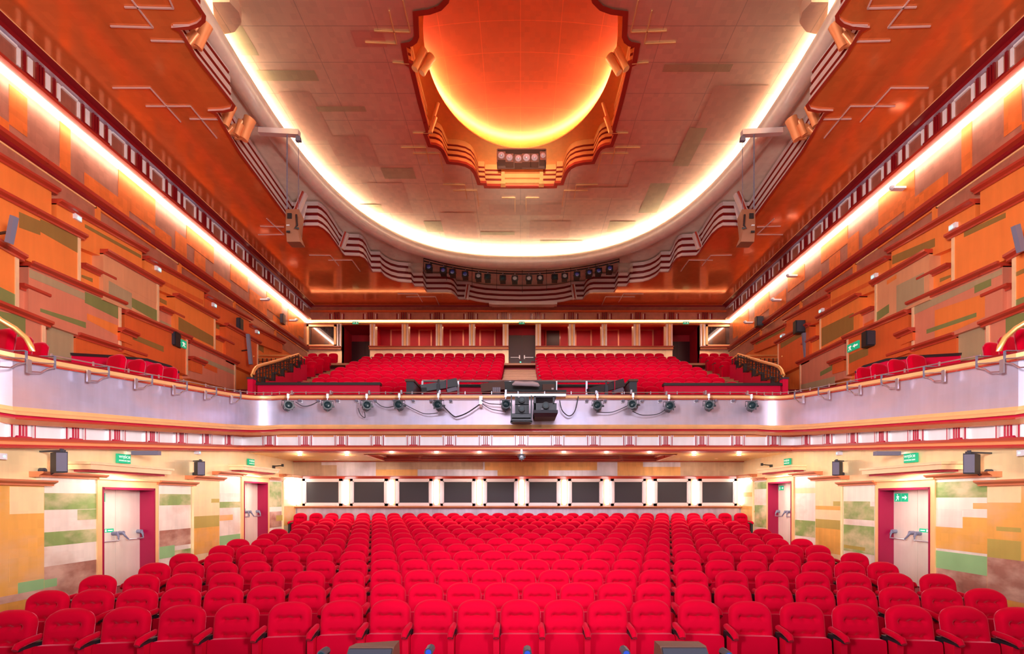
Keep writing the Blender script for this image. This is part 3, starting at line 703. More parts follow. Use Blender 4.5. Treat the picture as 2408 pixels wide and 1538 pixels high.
# ---------------------------------------------------------------- balcony parapets (red, black capped)
def rpar(name, x0, x1, d, t, h0, h1, label):
    root = thing(name, ((x0 + x1) / 2, d, h0), label, 'partition')
    m = MB(); m.box(x0, x1, d, d + t, h0, h1); m.build('panel', M['crimson'], parent=root)
    m = MB(); m.box(x0 - .03, x1 + .03, d - .05, d + t + .05, h1, h1 + .09); m.build('top_rail', M['black'], parent=root)
rpar('partition_wall', -9.0, -4.82, 16.3, .12, 2.8, 3.87, 'long low crimson partition with black top rail, left part of the balcony')
rpar('partition_wall', 4.92, 8.9, 16.3, .12, 2.8, 3.85, 'long low crimson partition with black top rail, right part of the balcony')
rpar('partition_wall', -3.5, 3.62, 16.5, .12, 2.8, 3.85, 'crimson partition with black rail behind the central lighting equipment')
for s, q in ((-1, 'left'), (1, 'right')):
    x = -3.55 if s < 0 else 3.62
    root = thing('partition_end', (x, 15.8, 2.5), 'brown-topped dark end panel at the %s of the central lighting booth' % q, 'partition')
    m = MB(); m.box(x - .12, x + .12, 15.3, 16.55, 2.5, 3.75); m.build('panel', M['charcoal'], parent=root)
    m = MB(); m.box(x - .15, x + .15, 15.25, 16.6, 3.75, 3.82); m.build('top_board', M['niche'], parent=root)
# ---------------------------------------------------------------- upper side walls
UK = ['panel_orange', 'panel_rust', 'panel_beige', 'panel_rose', 'panel_olive', 'panel_green', 'panel_sage', 'mauve', 'orange_leaf', 'cornice', 'gold_pale']
UM = [M[q] for q in UK]; U = {q.replace('panel_', ''): i for i, q in enumerate(UK)}
# px0, px1, top y at px0 / px1, bottom y at px0 / px1, protrusion, colour, ledge, lit end post
PANELS = [
    (-60, 121, 343, 449, 412, 507, .16, 'orange', 1, 0),
    (-60, 187, 430, 558, 560, 665, .34, 'orange', 1, 1),
    (-40, 41, 558, 605, 702, 729, .42, 'orange', 1, 1),
    (-40, 104, 708, 764, 860, 870, .40, 'rose', 1, 1),
    (67, 283, 625, 717, 748, 822, .26, 'rose', 1, 1),
    (44, 178, 700, 762, 840, 850, .14, 'rose', 0, 0),
    (44, 97, 677, 699, 760, 780, .16, 'rose', 1, 0),
    (133, 334, 478, 591, 560, 641, .22, 'orange', 1, 0),
    (191, 255, 628, 659, 690, 712, .20, 'orange', 1, 0),
    (243, 372, 595, 668, 705, 760, .32, 'beige', 1, 1),
    (340, 480, 610, 686, 668, 726, .20, 'orange', 1, 0),
    (375, 420, 728, 749, 780, 800, .16, 'rose', 1, 0),
    (411, 505, 697, 749, 775, 825, .28, 'orange', 1, 1),
    (178, 330, 792, 840, 850, 885, .20, 'rust', 1, 0),
    (293, 440, 737, 797, 830, 882, .30, 'rust', 1, 1),
    (283, 312, 779, 791, 800, 812, .34, 'rust', 1, 0),
    (481, 586, 699, 754, 745, 790, .20, 'rust', 1, 0),
    (446, 553, 806, 856, 890, 918, .26, 'rose', 1, 1),
    (508, 540, 796, 812, 830, 842, .16, 'orange', 1, 0),
    (531, 606, 766, 808, 850, 885, .26, 'rust', 1, 1),
    (586, 664, 767, 808, 800, 830, .18, 'rust', 1, 0),
    (448, 476, 845, 856, 872, 880, .30, 'rust', 1, 0),
]
# flat colour patches: (panel index or -1 for the wall), px0, px1, y top at px0/px1, y bottom at px0/px1, colour
PATL = [(1, 95, 183, 515, 556, 545, 595, 'olive'), (1, 45, 95, 498, 520, 535, 553, 'olive'), (2, -30, 35, 660, 692, 695, 722, 'green'), (3, -30, 60, 725, 745, 800, 830, 'green'),
        (4, 69, 200, 632, 690, 652, 706, 'sage'), (4, 200, 278, 686, 718, 712, 750, 'green'), (4, 95, 202, 725, 758, 733, 772, 'green'), (4, 205, 278, 737, 766, 752, 790, 'orange'),
        (5, 110, 177, 762, 790, 845, 848, 'sage'), (6, 58, 92, 708, 718, 716, 727, 'orange'), (5, 46, 92, 728, 742, 735, 748, 'green'),
        (7, 200, 332, 527, 600, 535, 608, 'olive'), (8, 192, 218, 646, 655, 652, 664, 'olive'), (-1, 190, 242, 575, 602, 585, 612, 'olive'),
        (9, 256, 310, 660, 690, 700, 728, 'sage'), (9, 310, 370, 700, 730, 722, 757, 'green'), (9, 290, 370, 625, 672, 672, 715, 'beige'),
        (10, 345, 478, 640, 706, 650, 716, 'rust'), (-1, 376, 411, 700, 717, 710, 728, 'olive'), (12, 420, 502, 745, 792, 775, 815, 'olive'), (11, 377, 418, 752, 772, 779, 796, 'sage'),
        (14, 310, 385, 785, 815, 797, 828, 'olive'), (13, 200, 300, 812, 842, 822, 850, 'rust'), (-1, 314, 365, 830, 850, 842, 862, 'green'),
        (17, 470, 552, 838, 872, 848, 882, 'sage'), (17, 480, 511, 852, 865, 865, 878, 'rust'), (-1, 442, 468, 872, 880, 888, 900, 'green'), (-1, 508, 531, 760, 770, 772, 780, 'olive'),
        (19, 540, 600, 780, 810, 788, 820, 'rust'), (-1, 608, 620, 808, 815, 822, 830, 'olive')]
PATR = [(1, 60, 160, 500, 545, 512, 558, 'olive'), (2, -30, 35, 610, 640, 622, 650, 'olive'), (2, -30, 35, 680, 705, 700, 722, 'green'), (3, -30, 60, 725, 745, 760, 790, 'green'),
        (4, 69, 280, 632, 722, 645, 740, 'sage'), (4, 95, 135, 655, 672, 672, 690, 'green'), (4, 110, 230, 690, 730, 745, 800, 'orange'), (4, 130, 250, 735, 775, 745, 785, 'green'),
        (5, 110, 177, 762, 790, 845, 848, 'sage'), (6, 58, 92, 708, 718, 716, 727, 'orange'),
        (7, 230, 332, 560, 602, 580, 622, 'olive'), (8, 192, 218, 646, 655, 652, 664, 'olive'),
        (9, 256, 322, 640, 672, 700, 735, 'sage'), (9, 322, 345, 645, 660, 655, 670, 'orange'), (9, 340, 370, 715, 735, 735, 755, 'green'),
        (12, 425, 502, 735, 772, 775, 815, 'olive'), (11, 377, 400, 750, 762, 758, 770, 'rust'), (10, 345, 478, 640, 706, 650, 716, 'rust'),
        (14, 390, 436, 815, 835, 835, 855, 'olive'), (14, 310, 385, 795, 825, 830, 860, 'rust'), (19, 540, 600, 775, 808, 785, 820, 'olive'), (20, 590, 660, 770, 805, 778, 812, 'olive'),
        (17, 460, 505, 850, 875, 862, 885, 'green'), (17, 470, 552, 885, 905, 905, 915, 'sage')]
def upper_wall(s):
    k = 1 if s < 0 else RT
    nm = 'left' if s < 0 else 'right'
    def P(px, py, p, dp=0):
        q = PX(px, py, -(WU - p)); return (s * (WU - p - dp) * k, q[1], q[2])
    def slab(m, a, b, ya0, ya1, yb0, yb1, p, kk, dp=0, back=None):
        lo = [P(a, yb0, p, dp), P(b, yb1, p, dp), P(b, ya1, p, dp), P(a, ya0, p, dp)]
        bx = s * (WU + .02) * k if back is None else back
        hi = [(bx, q[1], q[2]) for q in lo]
        m.hexa(lo, hi, kk)
    m = MB()
    m.box(min(s * WU * k, s * (WU + .3)), max(s * WU * k, s * (WU + .3)), 1, DU + .4, 2.2, 11.2, U['orange'])
    # upper band of mauve leaf under the cornice and the mural above it
    def hband(y, px): return (CY - y) * WU / (CX - px)
    hc = 8.33
    m.box(min(s * (WU - .02) * k, s * WU), max(s * (WU - .02) * k, s * WU), 1, DU, 7.55, hc, U['mauve'])
    m.box(min(s * (WU - .04) * k, s * WU), max(s * (WU - .04) * k, s * WU), 1, DU, hc, 9.95, U['mauve'])
    # orange rectangles in the mural (px0, px1, fraction from, to)
    mu = [(-60, 17, .0, .3), (17, 60, .28, .86), (60, 137, 0, .0), (120, 137, .0, .18), (137, 162, .0, .93), (195, 275, .0, .40), (162, 195, .0, .14), (275, 362, .30, .92), (275, 300, .0, .30), (330, 352, 0, .22), (362, 400, .0, .4), (410, 436, .05, .60), (436, 500, .52, .92), (455, 480, .05, .5),
          (500, 540, .0, .35), (540, 580, .45, .85), (585, 625, .0, .6), (625, 660, .4, .9), (640, 700, .0, .35), (675, 712, .3, .9)]
    for i, (a, b, f0, f1) in enumerate(mu):
        if f1 <= f0: continue
        u0 = WU * F / (CX - a); u1 = min(WU * F / (CX - b), DU - .05)
        m.box(min(s * (WU - .045 - .0005 * i) * k, s * WU), max(s * (WU - .045 - .0005 * i) * k, s * WU), u0, u1, hc + 1.62 * f0, hc + 1.62 * f1, U['orange_leaf'])
    for i, pn in enumerate(PANELS):
        a, b, t0, t1, b0, b1, p, c, led, post = pn
        slab(m, a, b, t0, t1, b0, b1, p, U[c])
    for i, pt in enumerate(PATL if s < 0 else PATR):
        pi, a, b, t0, t1, b0, b1, c = pt
        p = 0.0 if pi < 0 else PANELS[pi][6]
        q0 = P(a, t0, p)
        slab(m, a, b, t0, t1, b0, b1, p + .004 + .0004 * (i % 6), U[c], back=s * (WU - p + .005) * k)
    wall = m.build('wall_' + nm + '_upper', UM, kind='structure')
    for i, pn in enumerate(PANELS):
        a, b, t0, t1, b0, b1, p, c, led, post = pn
        if led:
            l = MB(); A = P(a, t0, p); B = P(b, t1, p); ext = .12
            dy = (B[2] - A[2]) / (B[1] - A[1])
            A = (A[0], A[1] - ext * 0, A[2]); B = (B[0], B[1] + ext, B[2] + ext * dy)
            pr = [(-.02, -.02), (.07, -.02), (.07, .03), (.13, .05), (.13, .11), (-p - .0, .11), (-p - .0, .03)]
            pr = [(-p, -.03), (.05, -.03), (.05, .02), (.14, .06), (.14, .12), (-p, .12)]
            lo = [(A[0] - s * o, A[1], A[2] + z) for o, z in pr]; hi = [(B[0] - s * o, B[1], B[2] + z) for o, z in pr]
            l.hexa(lo, hi); l.build('panel_ledge', M['cornice'], parent=wall)
        if post:
            l = MB(); B = P(b, t1, p); Bb = P(b, b1, p)
            x0, x1 = sorted((B[0] + s * .0, B[0] + s * (p + .0)))
            l.box(min(B[0] - s * .02, B[0] + s * .08), max(B[0] - s * .02, B[0] + s * .08), B[1] - .06, B[1] + .02, Bb[2], B[2])
            l.build('panel_end_post', M['gold_pale'], parent=wall)
    for px, y0, y1 in ((224, 490, 522), (418, 629, 647), (548, 718, 732), (645, 782, 793)):
        l = MB(); A = P(px, y1, .03); u0 = A[1]
        l.box(min(s * (WU - .08) * k, s * WU * k), max(s * (WU - .08) * k, s * WU * k), u0, u0 + .12, 7.5, 8.25, 0)
        l.box(min(s * (WU - .07) * k, s * WU * k), max(s * (WU - .07) * k, s * WU * k), u0, u0 + 2.2, 8.19, 8.24, 0)
        l.build('inlay_strip', M['panel_orange'], parent=wall)
    xs = s * WU * k
    l = MB(); l.sweep([(xs, 1, 8.33), (xs, DU, 8.33)], [(0, -.12), (.05, -.12), (.05, -.08), (.10, -.06), (.10, .02), (.22, .06), (.22, .16), (.04, .17)], [0, 0, 1, 1, 2, 2, 2], sign=-s)
    l.build('dado_cornice', [M['gold'], M['cornice_dark'], M['cornice']], parent=wall)
    # cove, frieze and crown
    l = MB(); l.sweep([(xs, 1, 9.95), (xs, DU, 9.95)], [(0, 0), (.36, .0), (.40, .05), (.36, .09), (.30, .10), (.30, .62), (.36, .64), (.36, .80 - .16)], [0, 0, 0, 0, 1, 0, 0], sign=-s)
    fr = l.build('upper_frieze', [M['cornice'], M['mauve']], parent=wall)
    l = MB(); l.sweep([(xs, 1, 10.55), (xs, DU, 10.55)], [(.30, 0), (.42, .02), (.44, .12), (.60, .18), (.62, .22), (.60, .24)], [1, 0, 0, 2, 2], sign=-s)
    l.build('crown_moulding', [M['cornice_dark'], M['silver'], M['gold']], parent=wall, smooth=True)
    l = MB(); l.bar((xs - s * .06, 2, 9.90), (xs - s * .06, DU - .1, 9.90), .05, .05); l.build('cove_lamp_strip', M['led'], parent=wall)
    d = 2.55; 
    while d < DU - .4:
        c = xs - s * .30
        l = MB()
        for o in (-.10, 0, .10): l.box(min(c, c - s * .05), max(c, c - s * .05), d + o * .7 - .02, d + o * .7 + .02, 10.07, 10.57, 0)
        for o in (-.36, .36): l.box(min(c, c - s * .035), max(c, c - s * .035), d + o - .03, d + o + .03, 10.07, 10.57, 0)
        for o in (-.27, .16): l.box(min(c, c - s * .02), max(c, c - s * .02), d + o, d + o + .11, 10.1, 10.52, 1)
        for o in (-.52, .45): l.box(min(c, c - s * .03), max(c, c - s * .03), d + o, d + o + .07, 10.1, 10.52, 1)
        l.box(min(c, c - s * .07), max(c, c - s * .07), d - .42, d + .42, 10.03, 10.08, 0)
        l.box(min(c, c - s * .05), max(c, c - s * .05), d + .55, d + .97, 10.48, 10.53, 1)
        l.build('frieze_pilaster', [M['cornice_dark'], M['silver_cool']], parent=fr)
        d += 1.51
    return wall
UW = {s: upper_wall(s) for s in (-1, 1)}
for s in (-1, 1):
    area('cove_glow', (s * (WU - .32) * (1 if s < 0 else RT), 14, 9.92), (s * (WU + 1.2), 14, 8.2), 24, .12, 120, (1, .84, .62)).rotation_euler = Matrix.Rotation(-s * math.radians(38), 3, 'Y').to_euler()
for o in list(COL.objects):
    if o.name.startswith('cove_glow'):      # long axis along the wall
        sgn = -1 if o.location.x < 0 else 1
        d = Vector((sgn * .75, 0, -1)).normalized(); y = Vector((0, 1, 0)); z = -d; x = y.cross(z).normalized()
        R3 = Matrix((y, z.cross(y), z)).transposed(); o.rotation_euler = R3.to_euler()

# ---------------------------------------------------------------- upper back wall with loges, doors and dark windows
def bx_(m, px0, px1, y0, y1, d0, d1, k=0, ref=DU):
    a = PD(px0, y1, ref); b = PD(px1, y0, ref); m.box(a[0], b[0], d0, d1, a[2], b[2], k)
cols = [(715, 722), (793, 804), (870, 883), (945, 961), (1025, 1040), (1103, 1117), (1182, 1196), (1259, 1272), (1337, 1352), (1414, 1427), (1489, 1505), (1565, 1581), (1645, 1658), (1719, 1727)]
m = MB()
bx_(m, 650, 1800, 600, 764, DU, DU + .3, 0)                       # over the openings
for a, b in ((700, 804), (870, 1196), (1259, 1581), (1645, 1745)):
    bx_(m, a, b, 819, 960, DU, DU + .3, 1)                        # dado below the loges
for a, b in cols: bx_(m, a, b, 760, 825, DU - .05, DU + .35, 1)
for a, b in ((700, 722), (1725, 1745)): bx_(m, a, b, 764, 822, DU, DU + .3, 1)
for a, b in ((870, 883), (1182, 1196), (1259, 1272), (1565, 1581), (793, 804), (1645, 1658)): bx_(m, a, b, 820, 940, DU - .02, DU + .3, 1)
uback = m.build('wall_back_upper', [M['panel_rust'], M['gold_pale']], kind='structure')
z = lambda y: (CY - y) * DU / F
m = MB(); m.box(-12.3, 12.3, DU - .18, DU, z(762.5), z(757), 0); m.box(-12.3, 12.3, DU - .28, DU, z(756.5), z(755), 1)
m.build('lintel_moulding', [M['gold_pale'], M['cornice']], parent=uback)
m = MB(); m.box(-11.9, 11.7, DU - .24, DU - .20, z(758.6), z(757.2)); m.build('lintel_lamp_strip', M['led_warm'], parent=uback)
m = MB(); m.sweep([(-12.2, DU, z(738)), (12.2, DU, z(738))], [(0, -.4), (.20, -.4), (.20, 0), (.26, .02), (.26, .10), (.42, .22), (.46, .30), (.42, .33), (.42, .4)], [0, 1, 2, 2, 1, 3, 3, 2])
m.build('crown_moulding', [M['cornice'], M['mauve'], M['panel_rust'], M['cornice_dark']], parent=uback)
for i in range(14):
    px = 715 + 78.5 * i if i else 715; px = 714 + 78.6 * i
    c = PD(px, 0, DU - .2)[0]; m = MB()
    if abs(c) > 11.9: continue
    for o in (-.12, 0, .12): m.box(c + o - .035, c + o + .035, DU - .27, DU - .2, z(755), z(739), 0)
    for o in (-.38, .38): m.box(c + o - .035, c + o + .035, DU - .25, DU - .2, z(755), z(741), 0)
    for o in (-.30, .30): m.box(c + o - .02, c + o + .02, DU - .24, DU - .2, z(754), z(742), 1)
    m.build('frieze_pilaster', [M['cornice_dark'], M['copper_silver']], parent=uback)
# columns trim: silver and gold strips
for a, b in cols[1:-1]:
    m = MB(); bx_(m, a + 1, a + 4, 764, 817, DU - .11, DU - .05, 0); bx_(m, a + 6, b - 5, 764, 817, DU - .14, DU - .05, 1); bx_(m, b - 4, b - 1, 764, 817, DU - .11, DU - .05, 0)
    m.build('loge_column', [M['copper_silver'], M['gold']], parent=uback)
for a, b in ((711, 804), (870, 1196), (1259, 1581), (1645, 1737)):
    m = MB(); bx_(m, a, b, 817, 819, DU - .30, DU, 0); bx_(m, a, b, 819, 822.5, DU - .16, DU, 1); bx_(m, a, b, 822.5, 824, DU - .2, DU, 0)
    m.build('loge_ledge', [M['cornice'], M['copper']], parent=uback)
# loge interiors: red room behind the openings
m = MB(); DR = DU + 2.0
for x0, x1 in ((870, 1196), (1259, 1581)):
    A = PD(x0, 0, DU)[0] + .05; B = PD(x1, 0, DU)[0] - .05
    m.quad((A, DR, 6.5), (B, DR, 6.5), (B, DR, 10.2), (A, DR, 10.2)); m.quad((A, DU, 10.2), (B, DU, 10.2), (B, DR, 10.2), (A, DR, 10.2))
    m.quad((A, DU, 8.0), (A, DR, 8.0), (A, DR, 10.2), (A, DU, 10.2)); m.quad((B, DU, 8.0), (B, DR, 8.0), (B, DR, 10.2), (B, DU, 10.2)); m.quad((A, DU, 8.05), (B, DU, 8.05), (B, DR, 8.05), (A, DR, 8.05))
m.build('wall_loge', M['red_room'], kind='structure')
for i, (a, c) in enumerate(((922, 948), (988, 1013), (1061, 1088), (1131, 1162), (1285, 1315), (1355, 1388), (1422, 1452), (1506, 1533))):
    root = thing('door_%d' % (i + 8), PD((a + c) / 2, 830, DR), kind='structure')
    sc = DR / DU; q = lambda px, py: PD(CX + (px - CX), py, DR)
    A = q(a, 818); B = q(c, 778)
    fm = MB(); 
    for X0, X1, Z0, Z1 in ((A[0] - .09, A[0], A[2] - .8, B[2]), (B[0], B[0] + .09, A[2] - .8, B[2]), (A[0] - .09, B[0] + .09, B[2], B[2] + .09)): fm.box(X0, X1, DR - .08, DR, Z0, Z1)
    fm.build('door_frame', M['panel_rose'] if i != 4 else M['cornice'], parent=root)
    fm = MB(); fm.box(A[0], B[0], DR - .05, DR - .01, A[2] - .8, B[2]); fm.build('door_leaf', M['red_room'] if i != 4 else M['red_black'], parent=root)
for k, x in enumerate((-6.6, -3, 3, 6.4)):
    area('loge_lamp', (x, DU + .9, 10.05), (x, DU + .9, 8), 2.6, .3, 26, (1, .7, .5))
# doorways: recess with red side walls and black double doors
for i, (a, b) in enumerate(((804, 870), (1196, 1259), (1581, 1645))):
    A = PD(a, 0, DU)[0]; B = PD(b, 0, DU)[0]; dd = DU + (1.6 if i != 1 else .5); top = 9.75
    root = thing('door_%d' % (i + 5), ((A + B) / 2, dd, 7.1), kind='structure')
    m = MB(); m.quad((A, DU, 6.9), (A, dd, 6.9), (A, dd, top), (A, DU, top)); m.quad((B, DU, 6.9), (B, dd, 6.9), (B, dd, top), (B, DU, top)); m.quad((A, DU, top), (B, DU, top), (B, dd, top), (A, dd, top)); m.quad((A, dd, top - .5), (B, dd, top - .5), (B, dd, top), (A, dd, top)); m.quad((A, DU, 7.08), (B, DU, 7.08), (B, dd, 7.08), (A, dd, 7.08))
    m.build('recess_lining', M['red_room'], parent=root)
    mid = (A + B) / 2
    for x0, x1, hx in ((A, mid - .006, mid - .14), (mid + .006, B, mid + .14)):
        m = MB(); m.box(x0, x1, dd - .05, dd, 7.08, top - .4); lf = m.build('door_leaf', M['red_black'], parent=root)
        m = MB(); m.box(min(x0, x1) + .1, max(x0, x1) - .1, dd - .12, dd - .09, 8.05, 8.08); m.box(hx - .03, hx + .03, dd - .14, dd - .05, 7.98, 8.18); m.build('push_bar', M['copper_silver'], parent=lf)
# dark windows of the projection rooms
for i, (a, b) in enumerate(((722, 793), (1657, 1721))):
    root = thing('window_%d' % (i + 11), PD((a + b) / 2, 815, DU), kind='structure')
    m = MB()
    for q in ((a + 1, a + 6, 765, 817), (b - 6, b - 1, 765, 817), (a + 1, b - 1, 765, 769.5), (a + 1, b - 1, 812, 817)): bx_(m, *q, DU - .12, DU + .1, 0)
    m.build('window_frame', M['gold'], parent=root)
    m = MB(); bx_(m, a + 5, b - 5, 769, 812, DU - .02, DU + .0, 0); m.build('window_pane', M['glass_black'], parent=root)
m = MB(); m.box(-13, 13, DU + 2.1, DU + 2.3, 1.5, 12); m.box(-13, 13, 26.9, DU + 2.2, 11, 11.1); m.build('wall_back_outer', M['black'], kind='structure')

# ---------------------------------------------------------------- ceilings
OC = [(477, 30), (476, 42), (465, 52), (445, 59), (408, 62), (423, 70), (457, 127), (538, 230), (548, 243), (543, 253), (525, 257), (493, 258), (507, 264), (560, 353), (676, 512), (690, 531), (714, 531),
      (716, 530), (748, 530), (760, 536.5), (772, 547.5), (786, 567), (797, 583), (800, 589), (810, 599.6), (845, 601), (856, 606), (864, 616), (870, 630), (875, 638), (896, 638.5), (901, 645), (909, 651), (921, 657), (936, 661), (968, 663.8), (974, 672), (996, 672.3), (1004, 686), (1052, 686.2), (1062, 688), (1070, 693), (1077, 703), (1094, 703.5), (1105, 704), (1122, 708), (1142, 711), (1180, 713.3), (1224, 714)]
oc = [PH(a, b, HO)[:2] for a, b in OC]
oc = [(-7.1, 1.5), (-7.08, 6)] + oc
def dense(pts):
    return pts
contour = oc + [(-x, y) for x, y in oc[-2::-1]]
def superell(a, b, c, n, p=2.5):
    out = []
    for i in range(n):
        t = 2 * math.pi * i / n; ct, st = math.cos(t), math.sin(t)
        out.append((a * math.copysign(abs(ct) ** (2 / p), ct), c + b * math.copysign(abs(st) ** (2 / p), st)))
    return out
m = MB(); m.plane_hole([(-12.3, 1.4), (12.3, 1.4), (12.3, DU + .2), (-12.3, DU + .2)], [contour + [(7.1, 1.45), (-7.1, 1.45)]], HO)
ceil = m.build('ceiling', [M['ceiling_orange']], kind='structure')
ceil.name = 'ceiling'
cp3 = [(x, y, HO) for x, y in contour]
prof = [(.06, -.05), (-.02, -.05), (-.02, .13), (-.12, .14), (-.12, .24), (-.04, .25), (-.04, .41), (-.14, .42), (-.14, .53), (-.06, .54), (-.06, .70), (-.16, .71), (-.16, .82), (-.08, .83), (-.08, .99), (-.25, 1.02)]
# offsets: positive = towards the opening; contour runs left-front -> back -> right-front, opening on its right
m = MB(); m.sweep(cp3, [(-a if False else a, z) for a, z in prof], [1, 0, 1, 2, 1, 0, 1, 2, 1, 0, 1, 2, 1, 0, 1])
m.build('oval_moulding', [M['copper_silver'], M['cornice'], M['cornice_dark']], parent=ceil, smooth=True, ang=30)
EA, EB, EC = 8.0, 10.05, 14.0
ell = superell(EA, EB, EC, 120)
m = MB(); m.plane_hole([(-12.3, 1.4), (12.3, 1.4), (12.3, DU + .2), (-12.3, DU + .2)], [ell], HR)
for o in ((-9.2, 18.5), ): pass
ring = m.build('ceiling_ring', [M['cream_ring']], kind='structure')
te = superell(EA - .02, EB - .02, EC, 120)
m = MB(); m.tube([(x, y, HR + .10) for x, y in te], .30, 14, close=True)
m.build('silver_roll', M['torus'], parent=ring, smooth=True)
m = MB(); le = superell(EA + .28, EB + .28, EC, 100); m.tube([(x, y, HR + .44) for x, y in le], .035, 6, close=True)
m.build('cove_lamp_strip', M['led_cream'], parent=ring)
# cream oval ceiling above
m = MB(); big = superell(EA + .9, EB + .9, EC, 100)
k_ = HC / 12.6
half = [(3.15, 0), (3.13, 1.3), (3.24, 1.36), (3.2, 1.84), (3.02, 1.87), (2.87, 1.97), (2.78, 2.12), (2.74, 2.35), (2.68, 2.7), (2.35, 2.74), (2.05, 2.84), (1.84, 3.02), (1.72, 3.28), (1.66, 3.6), (1.62, 3.9), (1.38, 3.92), (1.36, 4.08), (.8, 4.09), (0, 4.09)]
half = [(x * k_, y * k_) for x, y in half]; RC = 15.1 * k_
q1 = [(-x, RC + y) for x, y in half]; q2 = [(x, RC + y) for x, y in half[-2::-1]]
q3 = [(x, RC - y) for x, y in half[1:]]; q4 = [(-x, RC - y) for x, y in half[-2:0:-1]]
rc = q1 + q2 + q3 + q4        # starts left middle, far, right, near
m.plane_hole(big, [rc], HC)
m.sweep([(x, y, HR) for x, y in big], [(0, 0), (0, HC - HR)], [0], close=True)
PT = [(520, 60, 590, 130, 1), (610, 165, 745, 190, 1), (690, 215, 760, 330, 2), (745, 250, 860, 262, 1), (785, 320, 880, 392, 2), (830, 70, 905, 110, 2), (900, 395, 975, 420, 1), (880, 430, 960, 500, 2), (1000, 520, 1060, 545, 1), (1040, 500, 1120, 560, 2),
      (1130, 545, 1210, 552, 1), (1245, 520, 1340, 560, 2), (1270, 565, 1370, 570, 1), (1430, 520, 1490, 545, 1), (1340, 440, 1480, 465, 2), (1480, 380, 1580, 470, 2), (1515, 430, 1560, 500, 1), (1650, 200, 1770, 330, 2), (1560, 150, 1720, 168, 1), (1600, 300, 1640, 390, 1), (1700, 390, 1750, 420, 2), (1680, 470, 1760, 500, 1), (1150, 480, 1320, 505, 2), (850, 480, 900, 500, 1)]
for i, (a, t, b, l, kk) in enumerate(PT):
    A = PH((a + b) / 2, t, HC); B = PH((a + b) / 2, l, HC); dm = (A[1] + B[1]) / 2
    x0 = (a - CX) * dm / F; x1 = (b - CX) * dm / F
    m.quad((x0, A[1], HC - .004 - .0005 * i), (x1, A[1], HC - .004 - .0005 * i), (x1, B[1], HC - .004 - .0005 * i), (x0, B[1], HC - .004 - .0005 * i), kk)
oval = m.build('ceiling_oval', [M['cream'], M['cream_green'], M['cream_rose']], kind='structure')
# the ring-shaped light well in its middle
lip = [(x, y, HC) for x, y in rc]
prof2 = [(-.12, -.03), (.02, -.03), (.02, .06), (-.04, .08), (-.04, .22), (-.12, .24), (-.12, .30), (-.06, .32), (-.06, .44), (-.13, .46), (-.13, .50), (-.07, .52), (-.07, .62), (-.14, .64), (-.14, .68), (-.08, .70), (-.08, .90)]
m = MB(); m.sweep(lip, prof2, [1, 1, 1, 0, 1, 2, 1, 0, 1, 2, 1, 0, 1, 2, 1, 0], close=True)
m.build('light_well_moulding', [M['well'], M['cornice'], M['cornice_dark']], parent=oval, smooth=True, ang=30)
HW = HC + .9
de = [(2.86 * math.cos(2 * math.pi * i / 80), RC - .5 + 3.75 * math.sin(2 * math.pi * i / 80)) for i in range(80)]
m = MB(); m.plane_hole([(-3.6, RC - 4.5), (3.6, RC - 4.5), (3.6, RC + 4.5), (-3.6, RC + 4.5)], [de], HW)
m.sweep([(x, y, HW) for x, y in de], [(0, 0), (-.03, .06), (-.10, .08)], close=True, sign=-1)
m.build('light_well_plate', M['well'], parent=oval)
# shallow dome
m = MB(); rings = []
for j in range(9):
    f = 1 - j / 8.0; a = 3.35 * f; b = 4.25 * f; h = HW + .36 + .30 * (1 - f * f)
    rings.append([(a * math.cos(2 * math.pi * i / 64), RC - .5 + b * math.sin(2 * math.pi * i / 64), h) for i in range(64)])
v = [p for r in rings[:-1] for p in r] + [(0, RC - .5, HW + .66)]
fs = []
for j in range(7):
    for i in range(64): fs.append((j * 64 + i, j * 64 + (i + 1) % 64, (j + 1) * 64 + (i + 1) % 64, (j + 1) * 64 + i))
for i in range(64): fs.append((7 * 64 + i, 7 * 64 + (i + 1) % 64, len(v) - 1))
m.add(v, fs); m.sweep([(p[0], p[1], HW) for p in rings[0]], [(0, 0), (0, .36)], close=True)
m.build('dome', M['dome'], parent=oval, smooth=True)
m = MB(); m.tube([(3.1 * math.cos(t), RC - .5 + 4.0 * math.sin(t), HW + .12) for t in [math.radians(5 + 170 * i / 50) for i in range(51)]], .03, 6)
m.build('dome_lamp_strip', M['led_dome'], parent=oval)
# inlaid strips on the ceilings
S12 = [((915, 25), (933, 103), (859, 100)), ((947, 0), (965, 76), (880, 73)), ((923, 147), (962, 150)), ((971, 313), (1010, 313)), ((943, 347), (1001, 347), (1010, 385)), ((971, 361), (1033, 361), (1043, 405)),
       ((1042, 434), (1093, 435), (1098, 468)), ((1066, 448), (1121, 448), (1126, 485)), ((1180, 465), (1211, 465), (1211, 497))]
SO = [((293, 17), (408, 20), (390, -20)), ((310, 0), (360, 65), (260, 62)), ((355, 96), (433, 98)), ((408, 60), (470, 59)), ((265, 207), (353, 207), (425, 287)), ((343, 250), (448, 250), (510, 325)), ((446, 280), (512, 281)),
      ((612, 532), (668, 534)), ((607, 552), (668, 552), (627, 514)), ((727, 600), (777, 601), (797, 625)), ((772, 612), (828, 612), (847, 638)), ((935, 691), (982, 691), (993, 710)), ((955, 698), (1024, 698), (1033, 718))]
for grp, h, par_, mt in ((S12, HC, oval, 'gold'), (SO, HO, ceil, 'copper_silver')):
    for pl_ in grp:
        pts = [PH(a, b, h - .02) for a, b in pl_]
        for q in (pts, mir(pts)):
            m = MB()
            for a, b in zip(q[:-1], q[1:]): m.bar(a, b, .028, .03)
            m.build('inlay_strip', M[mt], parent=par_)
